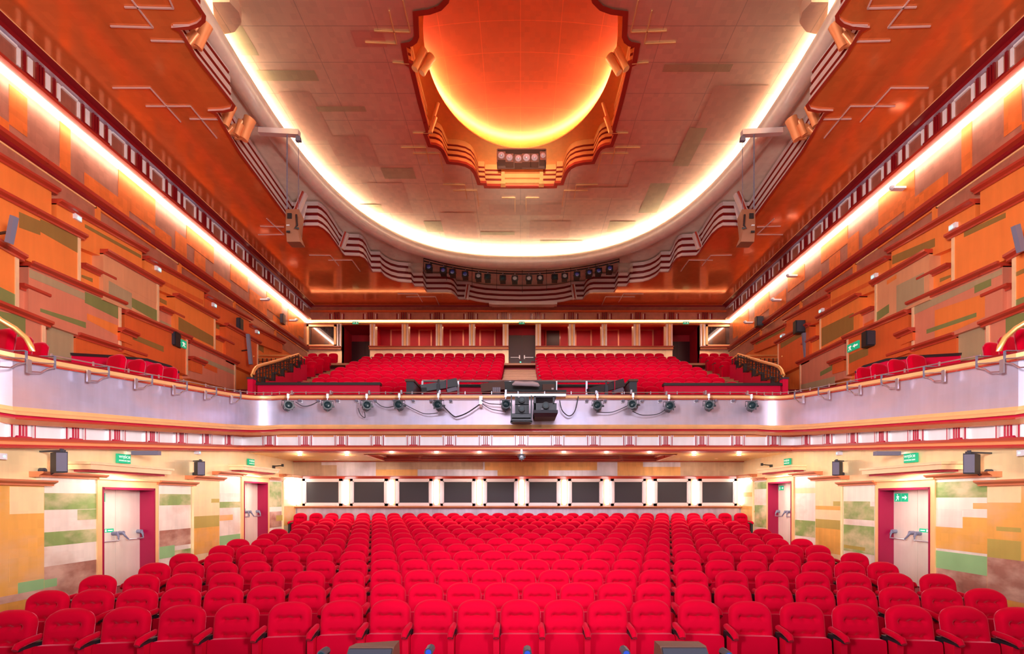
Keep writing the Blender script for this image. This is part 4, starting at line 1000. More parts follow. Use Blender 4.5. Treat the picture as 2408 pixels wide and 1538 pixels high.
# scroll brackets on the mouldings
def scroll(root_par, base, size, up, lean, mt, name='scroll_bracket'):
    bx0, by0, bz0 = base; m = MB()
    pts = []
    for i in range(15):
        t = i / 14; a = math.pi * 1.25 * t
        pts.append((bx0 + lean * size * (.25 * math.sin(a * 1.2)), by0 - size * .15 * math.cos(a), bz0 + up * t))
    n = len(pts); v = []; 
    for p in pts: v += [(p[0] - size * .35, p[1], p[2]), (p[0] + size * .35, p[1], p[2]), (p[0] + size * .35, p[1] - .12, p[2]), (p[0] - size * .35, p[1] - .12, p[2])]
    fs = []
    for i in range(n - 1):
        for j in range(4): fs.append((i * 4 + j, i * 4 + (j + 1) % 4, i * 4 + 4 + (j + 1) % 4, i * 4 + 4 + j))
    fs += [(0, 3, 2, 1), tuple((n - 1) * 4 + j for j in range(4))]
    m.add(v, fs)
    m.cyl((bx0 - size * .42, pts[-1][1] - .06, pts[-1][2]), (bx0 + size * .42, pts[-1][1] - .06, pts[-1][2]), .09, 10); m.cyl((bx0 - size * .42, pts[0][1] - .06, pts[0][2]), (bx0 + size * .42, pts[0][1] - .06, pts[0][2]), .09, 10)
    m.build(name, mt, parent=root_par, smooth=True)
def roll(par_, a, b, r0, r1, mt):
    m = MB(); m.tube([a, Vector(a).lerp(Vector(b), .5), b], [r0, (r0 + r1) / 2 * .9, r1], 12); m.build('scroll_bracket', mt, parent=par_, smooth=True)
for s in (-1, 1):
    def q(px, py, h):
        p = PH(px, py, h); return (p[0] * -s, p[1], p[2])
    # upward rolled scrolls, near ones
    for (a, b, r0, r1) in (((465, 112), (487, 58), .10, .13), ((446, 105), (465, 80), .07, .09), ((530, 296), (547, 248), .09, .12), ((572, 328), (588, 280), .13, .17), ((556, 318), (566, 292), .09, .10)):
        A = q(a[0], a[1], HO + .02); hB = HO + .85; dA = A[1]
        B = (A[0] / A[1] * 0 + (b[0] - CX) * dA / F * -s, dA, (CY - b[1]) * dA / F)
        roll(ceil, (A[0], A[1], A[2]), B, r0, r1, M['copper'])
        roll(ceil, (A[0] + s * .26, A[1] - .02, A[2] + .05), (B[0] + s * .22, B[1] - .02, B[2] - .1), r0 * .6, r1 * .7, M['copper'])
        m = MB(); m.hexa([(A[0], A[1] - .03, A[2]), (A[0] + s * .26, A[1] - .03, A[2]), (A[0] + s * .26, A[1] + .03, A[2]), (A[0], A[1] + .03, A[2])], [(B[0], B[1] - .03, B[2]), (B[0] + s * .22, B[1] - .03, B[2]), (B[0] + s * .22, B[1] + .03, B[2]), (B[0], B[1] + .03, B[2])]); m.build('scroll_plate', M['copper'], parent=ceil)
    for (a, b, w_) in (((692, 512), (716, 455), .16), ((703, 528), (715, 480), .10), ((803, 584), (815, 549), .14), ((1096, 704), (1101, 671), .14)):
        A = q(a[0], a[1], HO); dA = A[1] - .1
        A = ((a[0] - CX) * dA / F * -s, dA, (CY - a[1]) * dA / F); B = ((b[0] - CX) * dA / F * -s, dA, (CY - b[1]) * dA / F)
        m = MB(); m.bar(A, B, w_, .22, 0); m.bar((A[0] - .0, A[1] - .12, A[2]), (B[0], B[1] - .12, B[2]), w_ * .35, .06, 1); m.build('moulding_bracket', [M['copper_silver'], M['cornice']], parent=ceil)
    for (a, b, r0, r1) in (((975, 163), (997, 118), .10, .12), ((992, 172), (1015, 133), .10, .13), ((1010, 312), (1030, 240), .05, .07), ((1013, 312), (1024, 276), .06, .07)):
        A = q(a[0], a[1], HC); dA = A[1] - .12
        A = ((a[0] - CX) * dA / F * -s, dA, (CY - a[1]) * dA / F); B = ((b[0] - CX) * dA / F * -s, dA, (CY - b[1]) * dA / F)
        roll(oval, A, B, r0, r1, M['well'])
for px in (1183, 1273):
    d = RC + 4.09 * k_ - .12; A = PD(px, 435, d); B = PD(px, 376, d)
    m = MB(); m.box(A[0] - .07, A[0] + .07, d - .1, d + .1, A[2], B[2]); m.box(A[0] - .1, A[0] + .1, d - .13, d + .1, A[2] - .03, A[2] + .06); m.build('moulding_bracket', M['well'], parent=oval)
m = MB(); d = RC + 4.09 * k_ - .1; a = PD(1183, 412, d); b = PD(1273, 386, d)
for y0, y1 in ((432, 424), (420, 411), (407, 399), (395, 387)):
    a = PD(1185, y0, d); b = PD(1271, y1, d); m.box(a[0], b[0], d - .06, d + .1, a[2], b[2])
m.build('bracket_slats', M['well'], parent=oval)
m = MB(); p0 = PD(1150, 718, 26.1); p1 = PD(1310, 722, 26.1); m.box(p0[0], p1[0], 26.0, 26.35, HO - .14, HO); m.box(p0[0] + .15, p1[0] - .15, 25.9, 26.3, HO - .2, HO - .14)
m.build('inlay_strip', M['copper_silver'], parent=ceil)
for s in (-1, 1):
    m = MB(); pts = [PH(505, 55, HC - .02), PH(525, 58, HC - .02), PH(552, 52, HC - .02), PH(568, 30, HC - .02), PH(562, 5, HC - .02), PH(540, -20, HC - .02), PH(500, -20, HC - .02)]
    if s > 0: pts = mir(pts)
    pts = pts[::-1] if s > 0 else pts
    lo = [(p[0], p[1], HC - .28) for p in pts]; hi = [(p[0], p[1], HC + .02) for p in pts]; m.hexa(lo, hi); m.build('ceiling_boss', M['cream'], parent=oval, smooth=True, ang=50)
# ================================================================ SEATS
def cushion_grid(w, z0, zs, zt, nx, nz, thick, back, dimples, rake, power=2.6, face=-1):
    """padded back: outline rounded at the top; local coords, front towards -y"""
    v = []; fs = []
    def top(u): return zs + (zt - zs) * (max(0, 1 - abs(u) ** power)) ** (1 / 2.2)
    for side in (0, 1):
        for j in range(nz + 1):
            for i in range(nx + 1):
                u = -1 + 2 * i / nx; u = math.sin(u * math.pi / 2) * .35 + u * .65
                f = j / nz; f = f * .75 + .25 * math.sin(f * math.pi / 2)
                z = z0 + (top(u) - z0) * f; x = u * w
                ed = min(1, (1 - abs(u)) / .22); et = min(1, (1 - f) / .16)
                b = (1 - (1 - ed) ** 2.4) * (1 - (1 - et) ** 2.4); b = max(0, b) ** .5
                if side == 0:
                    t = thick * b
                    for dx, dz, r, a in dimples:
                        rr = ((x - dx) ** 2 + (z - dz) ** 2) / (r * r); t -= a * math.exp(-rr)
                        if abs(x) <= .13 and a > .012: t -= .010 * math.exp(-((z - dz) / .02) ** 2)
                    y = -t
                else: y = back * b
                v.append((x, y + (z - .45) * rake, z))
    n = (nx + 1) * (nz + 1)
    for j in range(nz):
        for i in range(nx):
            a = j * (nx + 1) + i
            fs.append((a, a + 1, a + nx + 2, a + nx + 1)); fs.append((n + a, n + a + nx + 1, n + a + nx + 2, n + a + 1))
    for j in range(nz):
        for a in (j * (nx + 1), j * (nx + 1) + nx): fs.append((a, a + nx + 1, n + a + nx + 1, n + a))
    for i in range(nx):
        a = nz * (nx + 1) + i; fs.append((a, a + 1, n + a + 1, n + a)); a = i; fs.append((a, a + 1, n + a + 1, n + a))
    return v, fs
def rbox(m, x0, x1, y0, y1, z0, z1, r, k=0):
    """box with rounded vertical-section edges (x-z plane)"""
    pts = []
    for cx, cz, a0 in ((x1 - r, z1 - r, 0), (x0 + r, z1 - r, 90), (x0 + r, z0 + r, 180), (x1 - r, z0 + r, 270)):
        for a in (0, 45, 90): t = math.radians(a0 + a); pts.append((cx + r * math.cos(t), cz + r * math.sin(t)))
    m.hexa([(x, y0, z) for x, z in pts], [(x, y1, z) for x, z in pts], k)
def arm(m, x, k0=0, k1=1):
    """velvet arm pad"""
    pts = [(x, .02, .655), (x, -.15, .645), (x, -.28, .625), (x, -.32, .585)]
    s0 = len(m.v)
    m.tube(pts, [.034, .036, .038, .028], 10, k0)
_build = MB.build
def build2(s, name, mats, parent=None, local=False, **kw):
    if local and parent is not None:
        o = _build(s, name, mats, None, True, **kw); o.parent = parent; return o
    return _build(s, name, mats, parent, local, **kw)
MB.build = build2
def seat_proto(arms, name='stalls_seat'):
    root = bpy.data.objects.new(name, None); COL.objects.link(root); WORLD[root.name] = Vector((0, 0, 0)); root.empty_display_size = .2
    dm = [(-.12, .775, .032, .036), (0, .775, .032, .034), (.12, .775, .032, .036), (-.12, .60, .028, .030), (0, .60, .028, .028), (.12, .60, .028, .030)]
    v, fs = cushion_grid(.243, .40, .79, .962, 26, 26, .085, .045, dm, .16)
    m = MB(); m.add(v, fs); m.build('backrest', M['velvet'], parent=root, local=True, smooth=True, ang=60)
    m = MB(); rbox(m, -.235, .235, -.20, -.085, .12, .565, .035)
    m.xform(Matrix.Rotation(math.radians(-5), 4, 'X')); m.build('folded_seat', M['velvet'], parent=root, local=True, smooth=True, ang=40)
    for x in arms:
        m = MB(); m.box(x - .03, x + .03, -.30, .03, .565, .60, 0); m.box(x - .034, x + .034, -.255, -.10, 0.0, .57, 1); m.box(x - .022, x + .022, -.10, .06, 0, .57, 0); m.box(x - .04, x + .04, -.26, .08, 0, .02, 0)
        su = m.build('arm_support', [M['black'], M['velvet_dark']], parent=root, local=True)
        m = MB(); arm(m, x); m.build('arm_pad', M['velvet'], parent=su, local=True, smooth=True, ang=60)
    return root
pA = seat_proto((-.2745,)); pB = seat_proto((-.2745, .2745))
register(pA); register(pB)
stalls = []   # (pixel size, x, d, h, rz, row, index)
for r in range(14):
    d0 = 6.0 + .885 * r; c = (7 + r) * .55 / 2
    row = []
    lim = 6.9 if r % 2 == 0 else 6.72
    if r == 13: lim = 8.4
    n = int((lim - c) / .60 + .5); pit = (lim - c - .01) / n
    slope = .11 * (1 - r / 13.0)
    side = [(c + .01 + pit * (i + .5)) for i in range(n)]
    for x in side[::-1]: row.append((-x, d0 - slope * (x - c) - .0, -1, x))
    for i in range(7 + r): row.append((-c + .55 * (i + .5), d0, 0, 0))
    for x in side: row.append((x, d0 - slope * .75 * (x - c), 1, x))
    vis = [q for q in row if -60 < CX + q[0] * F / q[1] < 2470]
    for i, q in enumerate(vis):
        rz = math.atan(slope) * (1 if q[2] < 0 else -.75 if q[2] > 0 else 0)
        first = (q is row[0]) or (q[2] == 0 and row[row.index(q) + 0][2] == 0 and False)
        idx = row.index(q); last = idx == len(row) - 1 or row[idx + 1][2] != q[2]
        stalls.append((F / q[1], q[0], q[1], fl(q[1]), -rz if False else rz, r, i, last, len(vis)))
order = sorted(range(len(stalls)), key=lambda i: -stalls[i][0])
indiv = set(order[:300])
usedA = usedB = False
stuff = MB()
pr_parts = {}
for root in (pA, pB): pr_parts[root.name] = CH[root.name]
for n, (sz, x, d, h, rz, r, i, last, tot) in enumerate(stalls):
    tw = rz + random.uniform(-.006, .006)
    if n in indiv:
        j = tot - 1 - i
        where = ('%s from the left end' % ORD[i]) if i <= j else ('%s from the right end' % ORD[j])
        lab = 'red buttoned stalls seat, %s row from the stage, %s' % (ORD[r], where)
        if last:
            if not usedB: o = place(pB, (x, d, h), tw, lab); usedB = True
            else: o = dup(pB, (x, d, h), tw, lab)
        else:
            if not usedA: o = place(pA, (x, d, h), tw, lab); usedA = True
            else: o = dup(pA, (x, d, h), tw, lab)
        o['category'] = 'seat'; o['group'] = 'red velvet stalls seats in rows'
        if abs(x) > (7 + r) * .275: o.scale = (1.06, 1, 1)
    else:
        R3 = Matrix.Translation((x, d, h)) @ Matrix.Rotation(tw, 4, 'Z')
        for ch in pr_parts[(pB if last else pA).name] + [g_ for c_ in pr_parts[(pB if last else pA).name] for g_ in CH[c_.name]]:
            me = ch.data; k = 1 if ch.data.materials[0].name == 'black_metal' else 0
            stuff.add([R3 @ vv.co for vv in me.vertices], [tuple(p.vertices) for p in me.polygons], k)
if stuff.v:
    o = stuff.build('rear_stalls_seats', [M['velvet'], M['black']], smooth=True, ang=50)
    tag(o, 'rearmost rows of small red velvet stalls seats below the dark windows', 'seat', kind='stuff')

# ---- balcony seats
def bal_proto(name, arms):
    root = bpy.data.objects.new(name, None); COL.objects.link(root); WORLD[root.name] = Vector((0, 0, 0)); root.empty_display_size = .2
    dm = [(-.1, .74, .04, .014), (0, .74, .04, .012), (.1, .74, .04, .014)]
    v, fs = cushion_grid(.262, .42, .80, .95, 12, 10, .075, .04, dm, .14)
    m = MB(); m.add(v, fs); m.build('backrest', M['velvet'], parent=root, local=True, smooth=True, ang=60)
    m = MB(); rbox(m, -.235, .235, -.19, -.08, .12, .56, .035)
    for x in arms:
        m.box(x - .028, x + .028, -.28, -.02, .02, .60); 
    m.build('folded_seat', M['velvet'], parent=root, local=True, smooth=True, ang=40)
    m = MB()
    for x in arms: m.box(x - .035, x + .035, -.33, -.0, .60, .635)
    m.build('armrest', M['niche'], parent=root, local=True)
    return root
q = bal_proto('balcony_seat', (-.2725,)); register(q); bq = q
bal = []
for k in range(11):
    d = BD0 + RP * k
    n = 13 if k == 10 else 14
    w = 7.15 if k == 10 else (7.55 if k % 2 else 7.40)
    for s in (-1, 1):
        kk = 1 if s < 0 else RT
        for i in range(n):
            x = s * (.84 + w / n * (i + .5)) * kk
            if k == 0 and not (3.6 < abs(x) < 4.95): continue
            bal.append((F / d, x, d, bfl(k), k, i, s, 'c'))
        for i in range({7: 1, 8: 2, 9: 3, 10: 3}.get(k, 0)): bal.append((F / d, s * (10.2 + .56 * i) * kk, d, bfl(k), k, i, s, 's'))
for s in (-1, 1):
    for i in range(6): bal.append((F / 15.4, s * (5.42 + .565 * i) * (1 if s < 0 else RT), 15.4, 2.52, -1, i, s, 'f'))
order = sorted(range(len(bal)), key=lambda i: (-bal[i][0], abs(bal[i][1])))
indiv = set(order[:298]); first = True; st2 = MB()
for n, (sz, x, d, h, k, i, s, ty) in enumerate(bal):
    side = 'left' if s < 0 else 'right'
    if ty == 'c': lab = 'red balcony seat %s of the centre aisle, %s row up, %s from the aisle' % (side, ORD[k], ORD[i])
    elif ty == 's': lab = 'red balcony seat in %s side block beyond the stair, %s row up, %s from stair' % (side, ORD[k - 7], ORD[i])
    else: lab = 'red seat top between balcony front and %s crimson partition, %s from the middle' % (side, ORD[i])
    if n in indiv:
        if first: o = place(bq, (x, d, h), 0, lab); first = False
        else: o = dup(bq, (x, d, h), 0, lab)
        o['category'] = 'seat'; o['group'] = 'red balcony seats in rows'
    else:
        T = Matrix.Translation((x, d, h))
        for ch in CH[bq.name]: st2.add([T @ vv.co for vv in ch.data.vertices], [tuple(p.vertices) for p in ch.data.polygons], 1 if ch.name.startswith('armrest') else 0)
if st2.v:
    o = st2.build('rear_balcony_seats', [M['velvet'], M['niche']], smooth=True, ang=50); tag(o, 'rear rows of small red balcony seats under the loges', 'seat', kind='stuff')
# loge seats and gallery seats
def plain_seat(name):
    root = bpy.data.objects.new(name, None); COL.objects.link(root); WORLD[root.name] = Vector((0, 0, 0))
    v, fs = cushion_grid(.27, .40, .76, .93, 12, 10, .08, .05, [], .12)
    m = MB(); m.add(v, fs); m.build('backrest', M['velvet'], parent=root, local=True, smooth=True, ang=60)
    m = MB(); rbox(m, -.25, .25, -.42, -.02, .34, .46, .04); m.build('seat_cushion', M['velvet'], parent=root, local=True, smooth=True)
    m = MB(); m.box(-.2, .2, -.3, 0, 0, .34); m.build('base', M['black'], parent=root, local=True)
    register(root); return root
ls = plain_seat('loge_chair'); first = True
cents = [(915, 895), (925, 1009), (992, 1000), (1061, 1085), (1068, 1082), (1140, 1150)]
for i, px in enumerate((917, 932, 988, 1007, 1064, 1083, 1140, 1158, 1297, 1316, 1372, 1391, 1449, 1466, 1526, 1543)):
    dd = DU + .62; x = (px - CX) * dd / F; lab = 'small red seat back just above the loge ledge, %s from the left' % ORD[i]
    hgt = (CY - 815.2) * dd / F - .93
    o = place(ls, (x, dd, hgt), 0, lab) if first else dup(ls, (x, dd, hgt), 0, lab)
    first = False; o['category'] = 'seat'; o['group'] = 'seats in the loges'
m = MB(); m.box(-9.2, -.6, DU + .3, DU + 2, hgt - .2, hgt); m.box(.6, 9.2, DU + .3, DU + 2, hgt - .2, hgt); m.build('floor_loge', M['carpet'], kind='structure')
gs = plain_seat('gallery_chair'); first = True
for s in (-1, 1):
    k = 1 if s < 0 else RT
    for i, (px, py, d) in enumerate(((6, 787, 9.1), (48, 794, 9.75), (86, 800, 10.4), (272, 843, 11.9), (319, 850, 12.6), (362, 862, 13.3), (397, 870, 14.0))):
        p = PD(px, py, d); x = s * abs(p[0]) * k; side = 'left' if s < 0 else 'right'
        lab = 'red side gallery seat showing above the %s parapet, %s from the stage end' % (side, ORD[i])
        loc = (x, d, 2.34 + .124 * (d - 9.3) + .02); rz = -s * math.radians(-14)
        o = place(gs, loc, rz, lab) if first else dup(gs, loc, rz, lab)
        first = False; o['category'] = 'seat'; o['group'] = 'seats in the side galleries'
    # dark divider boards behind them
    m = MB(); pts = [PD(a, b, d) for a, b, d in ((168, 833, 11.6), (262, 838, 12.9), (345, 846, 13.9), (400, 862, 14.6), (420, 876, 14.9))]
    if s > 0: pts = mir(pts, k)
    for a, b in zip(pts[:-1], pts[1:]): m.bar(a, b, .05, .07, 0); m.hexa([a, b, (b[0], b[1], b[2] - .5), (a[0], a[1], a[2] - .5)], [(q_[0], q_[1] + .03, q_[2]) for q_ in (a, b, (b[0], b[1], b[2] - .5), (a[0], a[1], a[2] - .5))], 1)
    o = m.build('gallery_divider', [M['black'], M['crimson']]); tag(o, 'low red divider with black rail behind the %s gallery seats' % ('left' if s < 0 else 'right'), 'partition')

# ================================================================ STAIR RAILINGS on the balcony
for s in (-1, 1):
    k = 1 if s < 0 else RT; side = 'left' if s < 0 else 'right'
    def q(px, py, d):
        p = PD(px, py, d); return (abs(p[0]) * s * k, p[1], p[2])
    def ln(t): return 16.45 + t * 6.2      # depth along the flight
    root = thing('stair_railing', q(600, 905, 16.6), 'black geometric stair railing with curved brass handrail, %s end of balcony' % side, 'railing')
    hp = [q(592, 893, 16.45), q(593, 882, 16.5), q(597, 871, 16.7), (q(603, 864, 17.0)), q(612, 859.5, 17.5), q(650, 849, 19.4), q(680, 840, 21.2), q(702, 833.5, 22.6)]
    m = MB(); m.tube(hp, .06, 10); m.tube([hp[-1], q(718, 845, 22.6)], .03, 8); m.build('brass_handrail', M['brass'], parent=root, smooth=True)
    # red stepped flank wall: photo column -> depth relation along the flight
    st = [(592, 16.5), (622, 17.9), (646, 19.2), (668, 20.3), (689, 21.5), (707, 22.2), (722, 22.75)]
    ty = [893, 887, 876, 867, 856, 849, 860]
    m = MB()
    for i in range(6):
        a, da = st[i]; b, db = st[i + 1]; y = ty[min(i + 1, 5)]
        A = q(a, y, da); B = q(b, y, db); hA = (CY - y - 12) * da / F
        m.hexa([(A[0], A[1], 2.6), (B[0], B[1], 2.6), (B[0], B[1], (CY - ty[i] - 9) * db / F), (A[0], A[1], (CY - ty[i] - 9) * da / F)],
               [(A[0] - s * -.1, A[1], 2.6), (B[0] + s * .1, B[1], 2.6), (B[0] + s * .1, B[1], (CY - ty[i] - 9) * db / F), (A[0] + s * .1, A[1], (CY - ty[i] - 9) * da / F)], 0)
    m.build('flank_wall', M['crimson'], parent=root)
    m = MB()
    for i in range(1, 6):
        a, da = st[i]; y = ty[i]; A = q(a, y, da); B = q(a - 3, y + 17, da); C = q(st[i - 1][0] + 6, y + 4, (da + st[i - 1][1]) / 2)
        m.bar(q(a - 3, y, da), q(a - 3, y + 20, da), .12, .10, 0, up=(0, 1, 0)); m.bar(q(a - 3, y + 19, da), q(st[i - 1][0] + 2, ty[i - 1] + 1, st[i - 1][1]), .06, .08, 0)
    m.build('stepped_stringer', M['black'], parent=root)
    m = MB()
    def top(px):
        for (x0, y0), (x1, y1) in zip(((592, 880), (603, 864), (612, 859.5), (650, 849), (680, 840), (702, 833.5)), ((603, 864), (612, 859.5), (650, 849), (680, 840), (702, 833.5), (718, 845))):
            if x0 <= px <= x1: return y0 + (y1 - y0) * (px - x0) / (x1 - x0)
    def dp(px): 
        for (a, da), (b, db) in zip(st[:-1], st[1:]):
            if a <= px <= b: return da + (db - da) * (px - a) / (b - a)
    def bot(px):
        for i in range(6):
            if st[i][0] <= px <= st[i + 1][0]: return ty[i] + (3 if i < 5 else 8)
    for px in range(597, 718, 7):
        m.bar(q(px, top(px), dp(px)), q(px, bot(px), dp(px)), .03, .03, 0, up=(0, 1, 0))
    for f in (.25, .5, .75):
        pts = [q(px, top(px) + (bot(px) - top(px)) * f, dp(px)) for px in range(597, 718, 8)]
        m.tube(pts, .014, 5)
    pts = [q(px, top(px) + 4, dp(px)) for px in range(597, 702, 8)]; m.tube(pts, .03, 5)
    m.build('balustrade', M['black'], parent=root)
    m = MB(); A = q(592, 893, 16.4); m.box(min(A[0] - .09, A[0] + .09), A[0] + .09, 16.3, 16.5, 2.6, A[2], 0); m.box(A[0] - .11, A[0] + .11, 16.28, 16.52, A[2], A[2] + .06, 1)
    m.build('newel_post', [M['crimson'], M['charcoal']], parent=root)
    # further railing against the wall
    root = thing('landing_railing', q(640, 850, 23.4), 'dark landing railing with brass rail behind the %s balcony stair' % side, 'railing')
    m = MB(); m.tube([q(596, 838, 21.0), q(603, 835.5, 21.8), q(690, 836.5, 23.4)], .03, 8); m.tube([q(606, 843, 21.8), q(690, 843, 23.4)], .02, 6); m.build('brass_handrail', M['brass'], parent=root, smooth=True)
    m = MB()
    for i in range(9):
        px = 608 + i * 10; d = 21.8 + 1.6 * i / 9; m.bar(q(px, 843, d), q(px, 868, d), .03, .03, 0, up=(0, 1, 0))
    for y in (850, 857, 862): m.tube([q(608, y, 21.8), q(690, y, 23.4)], .014, 5)
    m.build('balustrade', M['black'], parent=root)

# ================================================================ LIGHTS, SPEAKERS, SIGNS
def lantern_proto(name, lens, square=False, size=1.0, barrel=True):
    """theatre lantern hanging under its clamp; origin at the clamp, lens towards -y"""
    root = bpy.data.objects.new(name, None); COL.objects.link(root); WORLD[root.name] = Vector((0, 0, 0)); root.empty_display_size = .1
    z = -.30 * size; R = .125 * size
    m = MB(); m.box(-.03, .03, -.03, .05, -.08, .05); m.tube([(0, 0, -.08), (0, 0, z + .16 * size)], .014, 6); m.build('clamp', M['steel'], parent=root, local=True)
    m = MB(); m.tube([(-R - .03, 0, z), (-R - .03, 0, z + .15 * size), (R + .03, 0, z + .15 * size), (R + .03, 0, z)], .012, 6); m.build('yoke', M['charcoal'], parent=root, local=True)
    m = MB()
    if square:
        m.box(-R, R, -.12 * size, .16 * size, z - R, z + R)
        m.box(-R * 1.15, R * 1.15, -.14 * size, -.12 * size, z - R * 1.15, z + R * 1.15)
    else:
        m.tube([(0, -.18 * size, z), (0, -.14 * size, z), (0, .05, z), (0, .20 * size, z), (0, .28 * size, z)], [R, R * .95, R * .85, R * .95, R * .6], 18)
        m.tube([(0, -.20 * size, z), (0, -.17 * size, z)], [R * 1.12, R * 1.12], 8)
        for a in range(4): t = math.radians(45 + 90 * a); m.box(R * 1.15 * math.cos(t) - .012, R * 1.15 * math.cos(t) + .012, -.2, -.12, z + R * 1.15 * math.sin(t) - .02, z + R * 1.15 * math.sin(t) + .02)
        m.box(R * .9, R * 1.5, -.02, .06, z - .02, z + .02); m.box(-.012, .012, -.05, 0, z - R * 1.35, z - R * .8)
    hs_ = m.build('housing', M['charcoal'] if not square else M['black'], parent=root, local=True, smooth=not square, ang=40)
    m = MB(); yy = -.205 * size if not square else -.145 * size
    m.sphere((0, yy + .01, z), R * .78, 16); m.v = [(x, yy - max(0, -(y - yy)) * .25, zz) if y < yy + .01 else (x, yy + .01, zz) for x, y, zz in m.v]
    m.build('lens', lens, parent=hs_, local=True, smooth=True)
    register(root); return root
protos = {}
def lantern(key, mk, loc, label, group, cat='stage light', rz=0, rx=0):
    if key not in protos: protos[key] = mk(); o = place(protos[key], loc, rz, label, rx)
    else: o = dup(protos[key], loc, rz, label, rx=rx)
    o['category'] = cat; o['group'] = group; return o
for i, (px, py) in enumerate(((677, 955), (770, 955), (862, 955), (939, 954), (1031, 954), (1189, 953), (1405, 955), (1489, 953), (1573, 957), (1667, 955), (1767, 956))):
    d = 14.25; p = PD(px, py, d)
    lantern('profile', lambda: lantern_proto('profile_spotlight', M['lens'], False, 1.05), (p[0], d, p[2] + .315), 'round black spotlight clamped to the balcony front, %s from the left' % ORD[i], 'spotlights clamped along the balcony front', rz=-math.atan(p[0] / d) + random.uniform(-.15, .15))
    m = MB(); m.bar((p[0], d, p[2] + .33), (p[0], 14.62, p[2] + .47), .04, .03); m.bar((p[0], 14.5, p[2] + .4), (p[0], 14.5, p[2] + .52), .05, .04); 
    o = m.build('hook_clamp', M['steel']); tag(o, 'steel hook clamp holding the %s spotlight on the balcony front' % ORD[i], 'clamp', 'hook clamps on the balcony front')
# cables drooping along the front
def cable(pts, r, label, d=14.38):
    P = [Vector(PD(a, b, d)) for a, b in pts]; out = []
    for i in range(len(P) - 1):
        p0 = P[max(i - 1, 0)]; p1 = P[i]; p2 = P[i + 1]; p3 = P[min(i + 2, len(P) - 1)]
        for j in range(8):
            t = j / 8; out.append(.5 * ((2 * p1) + (-p0 + p2) * t + (2 * p0 - 5 * p1 + 4 * p2 - p3) * t * t + (-p0 + 3 * p1 - 3 * p2 + p3) * t ** 3))
    out.append(P[-1])
    m = MB(); m.tube(out, r, 6); o = m.build('cable', M['charcoal'], smooth=True); tag(o, label, 'cable')
cable([(695, 945), (712, 955), (730, 953), (747, 945)], .012, 'short black cable looping between the first two balcony front spotlights')
cable([(842, 960), (848, 975), (858, 982), (857, 968)], .012, 'small black cable loop hanging under the third balcony front spotlight')
cable([(884, 945), (897, 955), (912, 958), (928, 955)], .012, 'black cable drooping left of the square fourth balcony front spotlight')
cable([(947, 948), (972, 962), (1000, 973), (1030, 971)], .012, 'long black cable drooping left of the fifth balcony front spotlight')
cable([(1044, 957), (1066, 978), (1078, 979), (1100, 970), (1128, 951)], .02, 'thick black cable with connector sagging right of the fifth spotlight')
cable([(1132, 941), (1150, 949), (1180, 951)], .012, 'black cable arriving from the left at the sixth spotlight')
cable([(1134, 949), (1155, 962), (1190, 968)], .012, 'lower thin cable below the sixth spotlight')
cable([(1316, 942), (1322, 965), (1338, 978), (1352, 966), (1360, 932)], .016, 'deep black cable loop right of the large projector')
cable([(1402, 969), (1440, 969), (1478, 953)], .012, 'black cable drooping between the seventh and eighth spotlights')
cable([(1487, 967), (1510, 976), (1545, 974), (1566, 962)], .012, 'black cable drooping between the eighth and ninth spotlights')
for i, px in enumerate((706, 749, 794, 839, 883, 928, 972, 1014, 1060, 1380, 1423, 1465, 1510, 1552, 1637, 1682, 1724)):
    p = PD(px, 943, 14.55); m = MB(); m.cyl((p[0], 14.49, p[2]), (p[0], 14.6, p[2]), .045, 10, 0); m.box(p[0] - .05, p[0] + .05, 14.57, 14.60, p[2] - .06, p[2] + .05, 1)
    o = m.build('power_socket', [M['grey'], M['white']]); tag(o, 'small grey round socket under the balcony rail, %s from the left' % ORD[i], 'socket', 'round sockets under the balcony rail')
p = PD(1131, 944, 14.5); m = MB(); m.box(p[0] - .05, p[0] + .05, 14.45, 14.52, p[2] - .1, p[2] + .15, 0); m.box(p[0] - .04, p[0] + .04, 14.43, 14.5, p[2] - .2, p[2] - .1, 1); o = m.build('hook_clamp', [M['steel'], M['cornice']]); tag(o, 'empty steel hook clamp with brown end between fifth and sixth spotlight', 'clamp')

